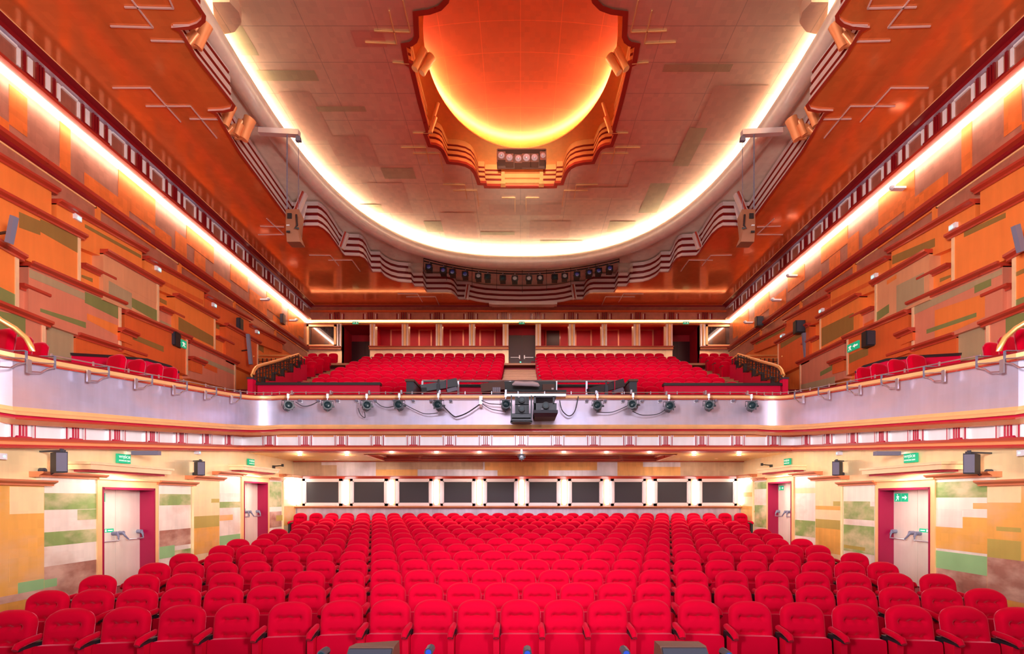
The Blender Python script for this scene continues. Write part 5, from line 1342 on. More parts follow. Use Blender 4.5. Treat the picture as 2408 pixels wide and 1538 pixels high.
# projectors at the centre
d = 13.9
def pbox(m, px0, px1, y0, y1, d0, d1, k=0):
    a = PD(px0, y1, d0); b = PD(px1, y0, d0); m.box(a[0], b[0], d0, d1, a[2], b[2], k)
root = thing('projector_rack', PD(1228, 990, 13.9), 'black hanging steel frame carrying the two stacked projectors', 'frame')
m = MB(); pbox(m, 1201, 1204, 930, 992, 13.85, 13.9); pbox(m, 1248, 1251, 930, 992, 13.85, 13.9); pbox(m, 1201, 1251, 985, 989, 13.8, 14.4); pbox(m, 1203, 1249, 972, 982, 13.8, 14.45); m.build('rack', M['charcoal'], parent=root)
m = MB(); pbox(m, 1204, 1248, 990, 992, 13.85, 14.3); pbox(m, 1200, 1205, 989, 994, 13.85, 13.95); pbox(m, 1247, 1252, 989, 994, 13.85, 13.95); m.build('foot_rail', M['black'], parent=root)
for i, (y0, y1) in enumerate(((932, 950.5), (952.5, 971.5))):
    root = thing('projector', PD(1227, y1, 13.8), '%s of the two stacked dark projectors at the middle of the balcony front' % ('upper' if i == 0 else 'lower'), 'projector', 'stacked projectors')
    m = MB(); pbox(m, 1211, 1244, y0, y1, 13.75, 14.35); m.build('housing', M['charcoal'], parent=root)
    m = MB(); pbox(m, 1213, 1218, y0 + 2, y1 - 2, 13.73, 13.76); pbox(m, 1238, 1243, y0 + 2, y1 - 2, 13.73, 13.76); m.build('vent', M['black'], parent=root)
    c = PD(1227, (y0 + y1) / 2, 13.72); m = MB(); m.tube([(c[0], 13.62, c[2]), (c[0], 13.78, c[2])], [.095, .095], 20); m.build('lens_barrel', M['black'], parent=root, smooth=True)
    m = MB(); m.disc((c[0], 13.60, c[2]), (0, -1, 0), .065, 18); m.build('lens', M['lens'], parent=root)
    m = MB(); pbox(m, 1218, 1223, y0 + 1, y0 + 2.5, 13.73, 13.76); m.build('name_plate', M['white'], parent=root)
root = thing('projector', PD(1283, 980, 13.7), 'large blue-black projector in its cradle right of the stacked pair', 'projector')
m = MB(); pbox(m, 1256, 1309, 948, 964, 13.6, 14.4); m.build('housing', M['charcoal'], parent=root)
m = MB(); pbox(m, 1255, 1312, 964, 971, 13.5, 14.4); a = PD(1255, 971, 13.5); b = PD(1312, 971, 13.5); c = PD(1257, 980, 13.7); e = PD(1308, 980, 13.7)
m.hexa([a, b, e, c], [(a[0], 14.4, a[2]), (b[0], 14.4, b[2]), (e[0], 14.4, e[2]), (c[0], 14.4, c[2])]); m.build('tray', M['spk_cloth'], parent=root)
m = MB(); pbox(m, 1255, 1260, 932, 966, 13.6, 13.66); pbox(m, 1300, 1304, 932, 950, 13.6, 13.66); pbox(m, 1256, 1308, 931, 934, 13.6, 14.6); m.build('cradle', M['charcoal'], parent=root)
c = PD(1283, 955, 13.6); m = MB(); m.tube([(c[0], 13.45, c[2]), (c[0], 13.62, c[2])], [.1, .1], 20); m.build('lens_barrel', M['black'], parent=root, smooth=True)
m = MB(); m.disc((c[0], 13.44, c[2]), (0, -1, 0), .07, 18); m.build('lens', M['lens'], parent=root)
m = MB(); pbox(m, 1273, 1278, 961, 962.5, 13.58, 13.6); m.build('name_plate', M['white'], parent=root)
# equipment on top: lighting bar, follow spots, boxes
root = thing('lighting_bar', PD(1228, 897, 16.0), 'long chrome lighting bar across the central balcony booth', 'pole')
m = MB(); a = PD(993, 896, 16.0); b = PD(1463, 897, 16.0); m.tube([a, b], .045, 8); m.build('pole', M['steel'], parent=root, smooth=True)
m = MB()
for px in (994, 1078, 1200, 1308, 1379, 1462): c = PD(px, 897, 16.0); m.box(c[0] - .03, c[0] + .03, 15.95, 16.05, 2.9, c[2]); 
m.build('upright', M['steel'], parent=root)
for s, (pa, pb, lab) in {-1: ((990, 915), (1074, 902), 'left'), 1: ((1384, 922), (1464, 903), 'right')}.items():
    A = Vector(PD(pa[0], pa[1], 15.2)); B = Vector(PD(pb[0], pb[1], 15.5))
    root = thing('follow_spot', PD((pa[0] + pb[0]) / 2, 924, 15.3), 'long black tilted follow spot at the %s end of the central booth' % lab, 'follow spot', 'follow spots')
    m = MB(); m.bar(A, B, .22, .22); m.bar(A + (B - A) * .68 + Vector((0, 0, .02)), B + Vector((0, 0, .03)), .26, .24); m.build('housing', M['charcoal'], parent=root)
    m = MB(); m.bar(A + (B - A) * .72 - Vector((0, 0, .2)), B - Vector((0, 0, .17)), .16, .12); m.build('ballast_box', M['grey'], parent=root)
    C = A.lerp(B, .5); m = MB(); m.box(C.x - .05, C.x + .05, 15.2, 15.3, 2.5, C.z + .05); m.cyl((C.x, 15.25, C.z + .05), (C.x, 15.25, C.z + .2), .03, 8); m.build('stand', M['charcoal'], parent=root)
    m = MB(); D = A + (B - A) * .02; m.box(D.x + .02, D.x + .18, A.y - .125, A.y - .10, A.z - .12, A.z + .02); m.build('aperture', M['black'], parent=root)
    m = MB(); D = A.lerp(B, .74); m.bar(D + Vector((0, -.14, -.16)), D + Vector((0, -.14, .14)), .02, .02, up=(0, 1, 0)); m.build('trim_line', M['crimson'], parent=root)
root = thing('control_box', PD(1160, 926, 15.2), 'brown lighting box with white marked panel left of the projectors', 'box')
m = MB(); a = PD(1132, 915, 15.2); b = PD(1187, 909, 15.2); m.bar(a, b, .4, .26); m.build('housing', M['niche'], parent=root)
m = MB(); a = PD(1158, 926, 15.0); b = PD(1177, 911, 15.0); m.box(a[0], b[0], 14.97, 15.0, a[2], b[2]); m.build('front_panel', M['grey'], parent=root)
m = MB()
for i in range(4):
    for j in range(3): x = a[0] + .04 + i * .06; m.box(x, x + .015, 14.955, 14.97, a[2] + .04 + j * .055, a[2] + .07 + j * .055)
m.build('markings', M['white'], parent=root)
m = MB(); pbox(m, 1150, 1308, 897, 925, 15.9, 16.2); pbox(m, 1187, 1332, 917, 929, 14.9, 15.3); pbox(m, 1186, 1310, 917, 919, 14.85, 14.9)
o = m.build('equipment_rack', M['black']); tag(o, 'low black equipment rack behind the centre of the balcony rail', 'rack')
m = MB(); pbox(m, 1188, 1331, 926, 932, 14.35, 14.6); o = m.build('mounting_plate', M['copper_silver']); tag(o, 'pale metal plate over the balcony rail above the projectors', 'plate')
m = MB(); cc = [PD(px, y, 15.6) for px, y in ((1205, 905), (1212, 902), (1232, 903), (1252, 903), (1264, 905), (1268, 908))]
m.tube(cc, [.03, .085, .075, .08, .07, .03], 10); o = m.build('cloth_roll', M['cloth_white'], smooth=True); tag(o, 'white cloth roll tied to the chrome bar above the projectors', 'cloth')
root = thing('moving_light', PD(1290, 916, 15.4), 'black lamp box with small white label right of the cloth roll', 'lamp'); m = MB(); pbox(m, 1276, 1304, 903, 917, 15.3, 15.7); m.build('housing', M['niche'], parent=root); m = MB(); pbox(m, 1297, 1302, 912, 916, 15.28, 15.3); m.build('paper_label', M['white'], parent=root)

# ceiling pipe with its row of small floods
LX = [1009.7, 1043, 1065, 1094.6, 1125.5, 1147, 1182.5, 1210.7, 1243.6, 1269.8, 1304, 1327.5, 1356, 1384.6, 1406.7, 1432.5]
LY = [631, 638, 645, 649, 653, 658.6, 661, 662, 662, 662, 659.6, 654.6, 649.6, 646, 640.5, 636]
def py_pipe(px):
    t = (px - 1226) / 230.0; return 644.5 - 31 * t * t * (1 if t < 0 else .95)
def dpipe(px): return 24.6 - 1.2 * ((px - 1226) / 230.0) ** 2
for i in range(16):
    d = dpipe(LX[i]); yb = py_pipe(LX[i]); p = PD(LX[i], yb, d); drop = (LY[i] - yb) * d / F
    key = 'fb' if i in (0, 1, 2, 3, 12, 13, 14, 15) else ('fg' if i in (4, 7, 8, 9, 11) else 'fd')
    lens = {'fb': M['lens_blue'], 'fg': M['lens_grey'], 'fd': M['lens']}[key]
    lantern(key, lambda: lantern_proto('flood_light', lens, True, 1.12), p, 'small square black flood light with %s lens on the curved ceiling pipe, %s from left' % ({'fb': 'blue', 'fg': 'grey', 'fd': 'dark'}[key], ORD[i]), 'flood lights on the curved ceiling pipe', rx=-.15)
root = thing('curved_light_pipe', PD(1226, 645, 24.6), 'thin black double curved pipe carrying sixteen floods under the ceiling', 'pipe')
m = MB(); pts = [PD(px, py_pipe(px), dpipe(px)) for px in range(996, 1457, 20)]; m.tube(pts, .03, 6); m.tube([(a, b, c + .12) for a, b, c in pts], .02, 6); m.build('pipe', M['black'], parent=root, smooth=True)
m = MB()
for px in (996, 1050, 1110, 1168, 1228, 1285, 1342, 1400, 1456): p = PD(px, py_pipe(px), dpipe(px)); m.tube([p, (p[0], p[1], HR - .02)], .012, 5); 
for px, l in ((996, .55), (1050, .7), (1110, .9), (1168, .9), (1228, .95), (1285, .9), (1342, .8), (1456, .6)): p = PD(px, py_pipe(px), dpipe(px)); m.tube([p, (p[0], p[1], p[2] - l)], .012, 5)
m.build('hanger', M['black'], parent=root)
for s in (-1, 1):
    m = MB(); p = PD(960, 634, 22.9); x = abs(p[0]); q0, q1 = sorted((s * x, s * (x - .7)))
    m.box(q0, q1, 22.9, 22.92, p[2] - .12, p[2] + .3); o = m.build('acoustic_panel', M['sheer']); tag(o, 'grey translucent panel standing on the ceiling moulding, %s of the pipe' % ('left' if s < 0 else 'right'), 'panel')

# loudspeaker cluster in the light well
root = thing('speaker_cluster_box', PD(1226, 380, 18.35), 'dark wooden niche holding six loudspeakers in the ceiling light well', 'niche')
m = MB(); d = 18.0
a = PD(1170, 381, d); b = PD(1283, 350, d)
m.box(a[0], b[0], d + .35, d + .4, a[2], b[2]); m.box(a[0], b[0], d, d + .4, b[2] - .02, b[2] + .02); m.box(a[0] - .03, a[0], d, d + .4, a[2], b[2]); m.box(b[0], b[0] + .03, d, d + .4, a[2], b[2])
m.build('niche_case', M['niche'], parent=root)
for i, (px, py, w_) in enumerate(((1179, 366, 19), (1198, 371, 19), (1219, 373, 18), (1238, 371, 21), (1257, 371, 19), (1277, 366, 15))):
    c = PD(px, py, d + .02); hw = w_ / 2 * d / F
    root = thing('ceiling_loudspeaker', (c[0], d, c[2] - .16), 'round-coned dark loudspeaker in the ceiling niche, %s from the left' % ORD[i], 'loudspeaker', 'loudspeakers in the ceiling niche')
    m = MB(); m.box(c[0] - hw, c[0] + hw, d + .02, d + .33, c[2] - .16, c[2] + .16); m.build('cabinet', M['niche'], parent=root)
    m = MB(); m.tube([(c[0], d - .005, c[2]), (c[0], d + .02, c[2])], [hw * .78, hw * .8], 20); m.sphere((c[0], d - .0, c[2]), hw * .4, 12); m.build('cone', M['cone'], parent=root, smooth=True)

# hanging loudspeakers on beams
for s in (-1, 1):
    def q(px, py, d): p = PD(px, py, d); return (p[0] * -s, p[1], p[2])
    side = 'left' if s < 0 else 'right'
    root = thing('hanging_loudspeaker', q(690, 545, 15.0), 'large brown loudspeaker hung on cables under the ceiling at %s' % side, 'loudspeaker', 'hanging loudspeakers')
    m = MB(); A = q(672, 492, 14.6); B = q(702, 492, 14.6); C = q(716, 496, 15.2); zt = A[2]; zb = q(690, 553, 14.6)[2]
    x0, x1, x2 = A[0], q(703, 0, 14.6)[0], q(717, 0, 15.3)[0]
    xs = sorted((x0, x1))
    lo = [(x0, 14.6, zb + .18), (x1 if False else q(700, 0, 14.6)[0], 14.6, zb + .18), (q(713, 0, 15.3)[0], 15.2, zb + .05), (q(684, 0, 15.3)[0], 15.25, zb - .05)]
    hi = [(x0, 14.6, zt), (q(703, 0, 14.6)[0], 14.6, zt), (q(718, 0, 15.3)[0], 15.2, zt + .05), (q(686, 0, 15.3)[0], 15.25, zt + .05)]
    lo = [(a, b, c - .35 * (1 if i < 2 else -.0)) for i, (a, b, c) in enumerate(lo)]
    lo = [(lo[0][0], 14.6, zb + .22), (lo[1][0], 14.6, zb + .22), (lo[2][0], 15.2, zb + .15), (lo[3][0], 15.25, zb + .15)]
    bt = [(q(680, 0, 14.9)[0], 14.9, zb - .12), (q(711, 0, 14.9)[0], 14.9, zb - .12)]
    m.hexa(lo, hi); m.hexa([lo[0], lo[1], lo[2], lo[3]], [(bt[0][0], 14.75, bt[0][2]), (bt[1][0], 14.75, bt[1][2]), (bt[1][0], 15.1, bt[1][2]), (bt[0][0], 15.1, bt[0][2])]); m.build('cabinet', M['spk_brown'], parent=root)
    m = MB(); a = q(676, 514, 14.59); b = q(686, 502, 14.59); m.box(min(a[0], b[0]), max(a[0], b[0]), 14.57, 14.6, a[2], b[2]); a = q(674, 547, 14.59); b = q(682, 543, 14.59); m.box(min(a[0], b[0]), max(a[0], b[0]), 14.57, 14.6, a[2], b[2]); m.tube([q(697, 505, 14.55), q(699, 530, 14.5), q(694, 536, 14.5), q(703, 537, 14.55)], .03, 6); m.build('connector_panel', M['black'], parent=root)
    m = MB(); a = q(674, 531, 14.59); b = q(681, 529, 14.59); m.box(min(a[0], b[0]), max(a[0], b[0]), 14.57, 14.6, a[2], b[2]); m.build('name_plate', M['white'], parent=root)
    root2 = thing('hoist_beam', q(655, 320, 14.9), 'short steel hoist beam jutting from the %s ceiling moulding, holding a loudspeaker' % side, 'beam', 'hoist beams')
    m = MB(); m.bar(q(610, 309, 14.6), q(704, 314, 14.6), .16, .16); m.build('beam', M['copper_silver'], parent=root2)
    m = MB(); p = q(702, 322, 14.6); m.hexa([(p[0] - .06, 14.55, p[2]), (p[0] + .06, 14.55, p[2]), (p[0] + s * -.0 + .08, 14.55, p[2] - .14), (p[0] - .08, 14.55, p[2] - .14)], [(p[0] - .06, 14.65, p[2]), (p[0] + .06, 14.65, p[2]), (p[0] + .08, 14.65, p[2] - .14), (p[0] - .08, 14.65, p[2] - .14)]); m.build('pulley', M['grey'], parent=root2)
    m = MB(); m.tube([q(675, 312, 14.58), q(675, 492, 14.6)], .02, 6); m.tube([q(702, 325, 14.6), q(702, 492, 14.6)], .009, 5); m.tube([q(596, 296, 14.9), q(700, 308, 14.6)], .007, 5); m.build('wire_rope', M['grey'], parent=root2)

# wall speakers of the upper hall
def wspk(px, py, x, name_lab, sz=(.30, .34, .42), s=-1, d=None, mt='black'):
    """box speaker on a bracket; wall side s"""
    p = PD(px, py, d); w_, dp_, h_ = sz
    root = thing('wall_speaker', (p[0], d, p[2] - h_ / 2), name_lab, 'loudspeaker')
    m = MB(); m.hexa([(p[0] - w_ * .5, d - dp_ * .4, p[2] - h_ / 2), (p[0] + w_ * .5, d - dp_ * .5, p[2] - h_ / 2), (p[0] + w_ * .4, d + dp_ * .5, p[2] - h_ / 2), (p[0] - w_ * .4, d + dp_ * .5, p[2] - h_ / 2)],
                     [(p[0] - w_ * .5, d - dp_ * .4, p[2] + h_ / 2), (p[0] + w_ * .5, d - dp_ * .5, p[2] + h_ / 2), (p[0] + w_ * .4, d + dp_ * .5, p[2] + h_ / 2), (p[0] - w_ * .4, d + dp_ * .5, p[2] + h_ / 2)]); m.build('cabinet', M[mt], parent=root)
    m = MB(); m.box(p[0] - w_ * .42, p[0] + w_ * .42, d - dp_ * .5 - .03, d - dp_ * .45, p[2] - h_ * .44, p[2] + h_ * .44); m.build('grille', M['spk_cloth'], parent=root)
    m = MB(); m.bar((p[0] + s * w_ * .4, d + .05, p[2]), (x, d + .15, p[2] + .02), .04, .05); m.box(min(x, x - s * .05), max(x, x - s * .05), d + .05, d + .2, p[2] - h_ * .5, p[2] + h_ * .5); m.build('bracket', M['black'], parent=root)
XL = -(WU - .3)
wspk(408, 798, XL + .0, 'black wall speaker beside the green escape sign on the left upper wall', (.36, .28, .50), -1, 16.2)
wspk(560, 763.5, -WU + .15, 'black wall speaker on the left upper wall, second from the front', (.36, .28, .50), -1, 20.0)
wspk(662, 751, -WU, 'dark wall speaker on the left upper wall nearest the back wall', (.34, .28, .48), -1, 23.9, 'niche')
wspk(2043, 798, 11.5, 'black wall speaker right of the green escape sign on the right upper wall', (.36, .28, .50), 1, 15.6)
wspk(1878, 770, 11.65, 'black wall speaker on the right upper wall above the grey column speaker', (.38, .28, .50), 1, 19.4)
wspk(1784, 757, 11.75, 'dark wall speaker on the right upper wall nearest the back wall', (.34, .28, .48), 1, 23.0, 'niche')
def colspk(a, b, d, lab, w_=.13):
    A = Vector(PD(a[0], a[1], d)); B = Vector(PD(b[0], b[1], d + .05))
    root = thing('column_speaker', (B.x, d, B.z), lab, 'loudspeaker')
    m = MB(); m.bar(A, B, w_, .10, up=(0, 1, 0)); m.build('cabinet', M['grey'], parent=root)
    sgn = -1 if A.x < 0 else 1
    m = MB(); m.bar(A.lerp(B, .5) + Vector((0, .05, 0)), Vector((sgn * (WU - .05) * (1 if sgn < 0 else RT), d + .3, A.lerp(B, .5).z)), .04, .04); m.build('bracket', M['black'], parent=root)
colspk((583, 786), (590, 857), 19.9, 'slim grey column speaker on the left upper wall near the balcony stair')
colspk((34, 509), (21, 572), 10.2, 'slim grey column speaker at the left edge of the photo', .10)
colspk((1890, 783), (1896, 846), 19.3, 'slim grey column speaker on the right upper wall near the balcony stair')
colspk((2388, 530), (2402, 592), 10.4, 'slim grey column speaker at the right edge of the photo', .12)
# emergency luminaires
for i, (px, py, sd, x) in enumerate(((160, 512, -1, -WU), (354, 633, -1, -WU), (489, 718, -1, -WU), (593, 781, -1, -WU), (2263, 533, 1, 11.78), (2073, 650, 1, 11.78), (1946, 731, 1, 11.78), (1852, 790, 1, 11.78))):
    p = PX(px, py, x); root = thing('emergency_light', (p[0] - sd * .05, p[1], p[2] - .07), 'small white emergency light with teal indicator on %s upper wall, %s from the front' % ('left' if sd < 0 else 'right', ORD[i % 4]), 'emergency light', 'emergency lights on the upper walls')
    m = MB(); m.box(min(x - sd * .14 if abs(x) > 0 else x, x), max(x - sd * .14, x), p[1] - .10, p[1] + .10, p[2] - .07, p[2] + .07); m.v = [(a if abs(a) > abs(x) - .12 else a - sd * .14, b, c) for a, b, c in m.v]; m.build('body', M['white'], parent=root)
    m = MB(); xx = x - sd * .285; m.box(min(xx, xx - sd * .01), max(xx, xx - sd * .01), p[1] - .02, p[1] + .07, p[2] - .04, p[2] + .02); m.build('indicator', M['teal_led'], parent=root)
# small cove cameras
for i, (px, py, sd) in enumerate(((631, 704, -1), (697, 753, -1), (1817, 705, 1), (1752, 758, 1), (2098, 442, 1), (1853, 648, 1))):
    x = -WU if sd < 0 else 11.78
    p = PX(px, py, x + (.4 if sd < 0 else -.4)); m = MB(); m.box(min(p[0], x), max(p[0], x), p[1] - .08, p[1] + .08, p[2] - .05, p[2] + .01); m.sphere((p[0], p[1], p[2] + .02), .09, 12, sz=.7)
    o = m.build('security_camera', M['white'], smooth=True); tag(o, 'small white camera on the %s upper wall near the cove, %s' % ('left' if sd < 0 else 'right', ['nearer the stage', 'at the back corner', 'nearer the stage', 'at the back corner', 'beside the frieze high up', 'above the mural'][i]), 'camera')
# escape signs: upper side walls and over the balcony doors
def esign(c, axis, w_, h_, lab, txt=None):
    """axis: unit vector the face looks along (x or -y)"""
    root = thing('escape_sign', (c[0], c[1], c[2] - h_ / 2), lab, 'sign'); m = MB(); t = .05
    if axis == 'y': m.box(c[0] - w_ / 2, c[0] + w_ / 2, c[1] - t, c[1], c[2] - h_ / 2, c[2] + h_ / 2)
    else: m.box(min(c[0], c[0] + t * axis), max(c[0], c[0] + t * axis), c[1] - w_ / 2, c[1] + w_ / 2, c[2] - h_ / 2, c[2] + h_ / 2)
    m.build('sign_box', M['sign_green'], parent=root)
    if txt:
        for ln_, (s_, sc_, z_) in enumerate(txt):
            if axis == 'y': mt = Matrix.Translation((0, -t - .004, h_ / 2 + z_)) @ Matrix.Rotation(math.pi / 2, 4, 'X')
            else: mt = Matrix.Translation((axis * (t + .004), 0, h_ / 2 + z_)) @ Matrix.Rotation(math.pi / 2 * axis, 4, 'Z') @ Matrix.Rotation(math.pi / 2, 4, 'X')
            sign_mesh('lettering', s_, sc_, M['sign_white'], root, mt)
    else:
        m = MB(); arrow = [(-.45, -.1), (-.2, -.1), (-.2, -.25), (0, 0), (-.2, .25), (-.2, .1), (-.45, .1)]; man = [(.1, -.4), (.2, -.05), (.1, .1), (.15, .25), (.3, .2), (.42, .05), (.36, 0), (.3, .08), (.3, -.1), (.4, -.35), (.32, -.38), (.24, -.15), (.17, -.4)]
        for shp in (arrow, man):
            if axis == 'y': v = [(c[0] + a * w_, c[1] - t - .004, c[2] + b * h_) for a, b in shp]
            else: v = [(c[0] + axis * (t + .004), c[1] + a * w_, c[2] + b * h_) for a, b in shp]
            m.add(v, [tuple(range(len(v)))])
        m.build('pictogram', M['sign_white'], parent=root)
c = PX(425, 806, -(WU - .36)); esign((-(WU - .32), c[1], c[2]), 1, .55, .26, 'green escape sign partly behind a black speaker on the left upper wall')
c = PX(2005, 815, 11.45); esign((11.5, c[1], c[2]), -1, .55, .26, 'green escape sign on the right upper wall beside a black speaker')
for px, nm in ((836, 'left'), (1227, 'central'), (1613, 'right')):
    c = PD(px, 759.5, DU - .3); esign((c[0], DU - .29, c[2]), 'y', .32, .14, 'small lit green escape sign over the %s balcony doorway' % nm)
for px, py, sd, s_, nm, o_ in ((285.5, 1079, -1, .22, 'left', 'first'), (587, 1087, -1, .22, 'left', 'far'), (2147, 1077, 1, .22, 'right', 'first'), (1855, 1086, 1, .22, 'right', 'far')):
    x = -WL if sd < 0 else WL * RT; c = PX(px, py, x)
    esign((x - sd * .02, c[1], c[2]), -sd, .33, .20, 'green WYJŚCIE EWAKUACYJNE sign over the %s %s side door' % ('nearer' if o_ == 'first' else 'farther', nm), [('WYJŚCIE', .075, .035), ('EWAKUACYJNE', .042, -.045)])
# lower speakers
def lspk(px0, px1, y0, y1, x, sd, lab, dd):
    a = PD(px0, y1, dd); b = PD(px1, y0, dd); root = thing('wall_speaker', ((a[0] + b[0]) / 2, dd, a[2]), lab, 'loudspeaker')
    xi, xo = (b[0], a[0]) if sd < 0 else (a[0], b[0])      # inner / outer x
    t = .3 * abs(b[0] - a[0]); z0, z1 = a[2], b[2]
    sb = (dd + .25) / dd; m = MB(); m.hexa([(xo * sb, dd + .22, z0), (xo - sd * t, dd, z0), (xi, dd + .02, z0), (xi * sb * 1.01, dd + .25, z0)], [(xo * sb, dd + .22, z1), (xo - sd * t, dd, z1), (xi, dd + .02, z1), (xi * sb * 1.01, dd + .25, z1)]); m.build('cabinet', M['spk_cloth'], parent=root)
    m = MB(); m.hexa([(xo - sd * t * 1.1, dd - .012, z0 + .02), (xi + sd * .01, dd + .006, z0 + .02), (xi + sd * .01, dd + .03, z0 + .02), (xo - sd * t * 1.1, dd + .01, z0 + .02)], [(xo - sd * t * 1.1, dd - .012, z1 - .02), (xi + sd * .01, dd + .006, z1 - .02), (xi + sd * .01, dd + .03, z1 - .02), (xo - sd * t * 1.1, dd + .01, z1 - .02)]); m.build('grille', M['grey'], parent=root)
    m = MB(); zm = (z0 + z1) / 2; m.bar((xo - sd * .08, dd + .15, z1 + .03), (x, dd + .3, z1 + .03), .04, .03); m.bar((xo + sd * .1, dd + .2, z0 + .12), (xo + sd * .1, dd + .2, z1), .06, .05, up=(0, 1, 0)); m.cyl((xo - sd * t, dd + .1, z1), (xo - sd * t, dd + .1, z1 + .06), .03, 8); m.cyl((x, dd + .3, z0 + .05), (x - sd * .08, dd + .3, z0 + .05), .05, 10)
    m.tube([(x - sd * .08, dd + .3, z0 + .05), ((x + xo) / 2, dd + .25, z0 - .02), (xo, dd + .2, z0 + .12)], .01, 6); m.build('bracket', M['charcoal'], parent=root)
lspk(122, 157, 1062, 1111, -WL, -1, 'dark grey box speaker on bracket, nearer one on the left stalls wall', 8.35)
lspk(458, 481, 1085, 1118, -WL, -1, 'dark grey box speaker on bracket, farther one on the left stalls wall', 12.4)
lspk(2267, 2302, 1066, 1114, WL * RT, 1, 'dark grey box speaker on bracket, nearer one on the right stalls wall', 8.35)
lspk(1958, 1980, 1085, 1118, WL * RT, 1, 'dark grey box speaker on bracket, farther one on the right stalls wall', 12.3)
for sd, px0, px1, py in ((-1, 308, 371, 1065), (1, 2061, 2119, 1066)):
    x = -WL if sd < 0 else WL * RT; A = PX(px0, py, x - sd * .0); B = PX(px1, py, x); d0, d1 = sorted((A[1], B[1])); z0 = A[2]
    root = thing('infrared_panel', (x - sd * .15, (d0 + d1) / 2, z0 - .04), 'long grey box unit high on the %s stalls wall beside exit sign' % ('left' if sd < 0 else 'right'), 'unit'); m = MB(); dm_ = 10.45; xa = (px0 - CX) * dm_ / F; xb = (px1 - CX) * dm_ / F; z0 = (CY - py) * dm_ / F; m.box(xa, xb, dm_, dm_ + .1, z0 - .045, z0 + .045); m.build('housing', M['grey'], parent=root)
    xi = xa if sd < 0 else xb; m = MB(); xa, xb = sorted((x, xi + (-sd) * .2)); m.box(xa, xb, dm_ + .1, dm_ + .16, z0 - .02, z0 + .05); m.build('bracket', M['steel'], parent=root)
for i, (px, py, sd) in enumerate(((465, 1064, -1), (1, 1073, -1), (1973, 1066, 1), (2406, 1065, 1), (650, 1108, -1), (1789, 1110, 1))):
    x = -WL if sd < 0 else WL * RT; p = PX(px, py, x - sd * .05); m = MB(); xa, xb = sorted((x, x - sd * .09)); m.box(xa, xb, p[1] - .07, p[1] + .07, p[2] - .05, p[2] + .05); m.box(*sorted((x - sd * .09, x - sd * .095)), p[1] + .01, p[1] + .04, p[2] - .015, p[2] + .015, 1)
    o = m.build('wall_sensor', [M['white'], M['teal_led']]); tag(o, 'small white sensor box on the %s stalls wall, %s' % ('left' if sd < 0 else 'right', ['right of the long grey unit', 'at the left photo edge', 'left of the long grey unit', 'at the right photo edge', 'beside the back corner shelf', 'beside the back corner shelf'][i]), 'sensor')
for sd, a, b, y in ((-1, 641, 656, 1096), (1, 1800, 1816, 1094)):
    x = -WL if sd < 0 else WL * RT; A = PX(a if sd < 0 else b, y, x); m = MB(); m.tube([(x, A[1], A[2] - .2), (x - sd * .04, A[1], A[2]), (x - sd * .1, A[1] , A[2]), (x - sd * .36, A[1], A[2] + .02)], .018, 6); m.box(*sorted((x, x - sd * .08)), A[1] - .03, A[1] + .03, A[2] - .28, A[2] + .02)
    m.box(*sorted((x - sd * .32, x - sd * .38)), A[1] - .03, A[1] + .03, A[2] - .02, A[2] + .07)
    o = m.build('wall_hook', M['black']); tag(o, 'thin black hook arm by the far door on the %s stalls wall' % ('left' if sd < 0 else 'right'), 'hook')
# spotlight under the soffit in the middle
o = lantern('mini', lambda: lantern_proto('soffit_spotlight', M['lens_grey'], False, .62), (PD(1226.5, 1061, 14.35)[0], 14.35, PD(0, 1061, 14.35)[2]), 'small spotlight hanging under the middle of the balcony edge', 'soffit spotlight')
# corner shelves at the rear of the stalls walls
for sd, a, b, y0, y1 in ((-1, 650, 690, 1117, 1123), (1, 1754, 1794, 1118, 1124)):
    p = PD(a, y1, 17.4); q_ = PD(b, y0, 17.4); m = MB(); m.box(p[0], q_[0], 17.3, 18.2, p[2], q_[2], 0); m.box(p[0] + .05, q_[0] - .05, 17.4, 18.1, p[2] - .03, p[2], 1)
    o = m.build('corner_light_shelf', [M['gold_pale'], M['sconce']]); tag(o, 'bright light shelf in the %s rear corner of the stalls' % ('left' if sd < 0 else 'right'), 'light shelf')
    area('corner_shelf_light', ((p[0] + q_[0]) / 2, 17.75, p[2] - .06), ((p[0] + q_[0]) / 2, 17.75, -2), .5, .7, 10, (1, .93, .8))

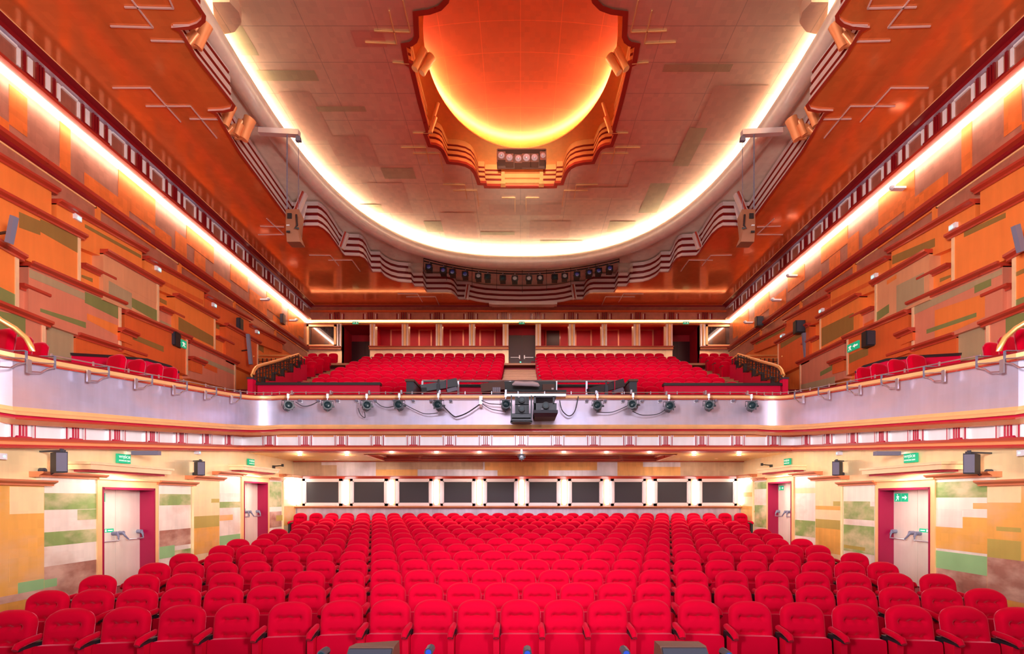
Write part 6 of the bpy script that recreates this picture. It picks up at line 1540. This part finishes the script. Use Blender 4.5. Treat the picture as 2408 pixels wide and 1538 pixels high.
# ================================================================ STAGE EDGE: wedges and lanterns
SF = -1.30
for i, (x0, x1, y0, y1) in enumerate(((828, 938, 1518, 1511), (1540, 1652, 1512, 1513))):
    d = 3.45; A = PD(x0, y0, d); B = PD(x1, y1, d); root = thing('stage_monitor', ((A[0] + B[0]) / 2, 3.3, SF), 'black wedge monitor with brown top edge on the stage rim, %s' % ('left' if i == 0 else 'right'), 'loudspeaker', 'stage monitors')
    t = (A[2] + B[2]) / 2 
    m = MB(); m.hexa([(A[0], 3.5, SF), (B[0], 3.5, SF), (B[0], 3.1, SF), (A[0], 3.1, SF)], [(A[0] + .01, 3.5, A[2]), (B[0] - .01, 3.5, B[2]), (B[0] - .01, 3.36, t + .008), (A[0] + .01, 3.36, t + .008)], 0); m.build('cabinet', M['niche'], parent=root)
    m = MB(); m.hexa([(A[0] + .01, 3.08, SF + .01), (B[0] - .01, 3.08, SF + .01), (B[0] - .02, 3.33, t + .0), (A[0] + .02, 3.33, t + .0)], [(A[0] + .01, 3.12, SF + .01), (B[0] - .01, 3.12, SF + .01), (B[0] - .02, 3.37, t + .0), (A[0] + .02, 3.37, t + .0)]); m.build('grille', M['spk_cloth'], parent=root)
for i, (px, py, mm_) in enumerate(((760, 1536, 'lens'), (1010, 1530, 'lens_blue'), (1240, 1533, 'lens_blue'), (1470, 1533, 'lens_blue'), (1708, 1538, 'lens_blue'))):
    d = 3.5; p = PD(px, py, d); root = thing('footlight', (p[0], d, SF), 'small dark footlight with %s lens on the stage rim, %s from left' % ('black' if i == 0 else 'blue', ORD[i]), 'footlight', 'footlights on the stage rim')
    m = MB(); m.cyl((p[0], d - .04, p[2]), (p[0], d + .06, p[2]), .032, 8); m.build('housing', M['charcoal'], parent=root, smooth=True, ang=40)
    m = MB(); m.disc((p[0], d - .042, p[2]), (0, -1, 0), .021, 16); m.build('lens', M[mm_], parent=root)
    m = MB(); m.box(p[0] - .012, p[0] + .012, d - .01, d + .02, SF, p[2] - .025); m.box(p[0] - .04, p[0] + .04, d - .03, d + .04, SF, SF + .01); m.build('stand', M['black'], parent=root)
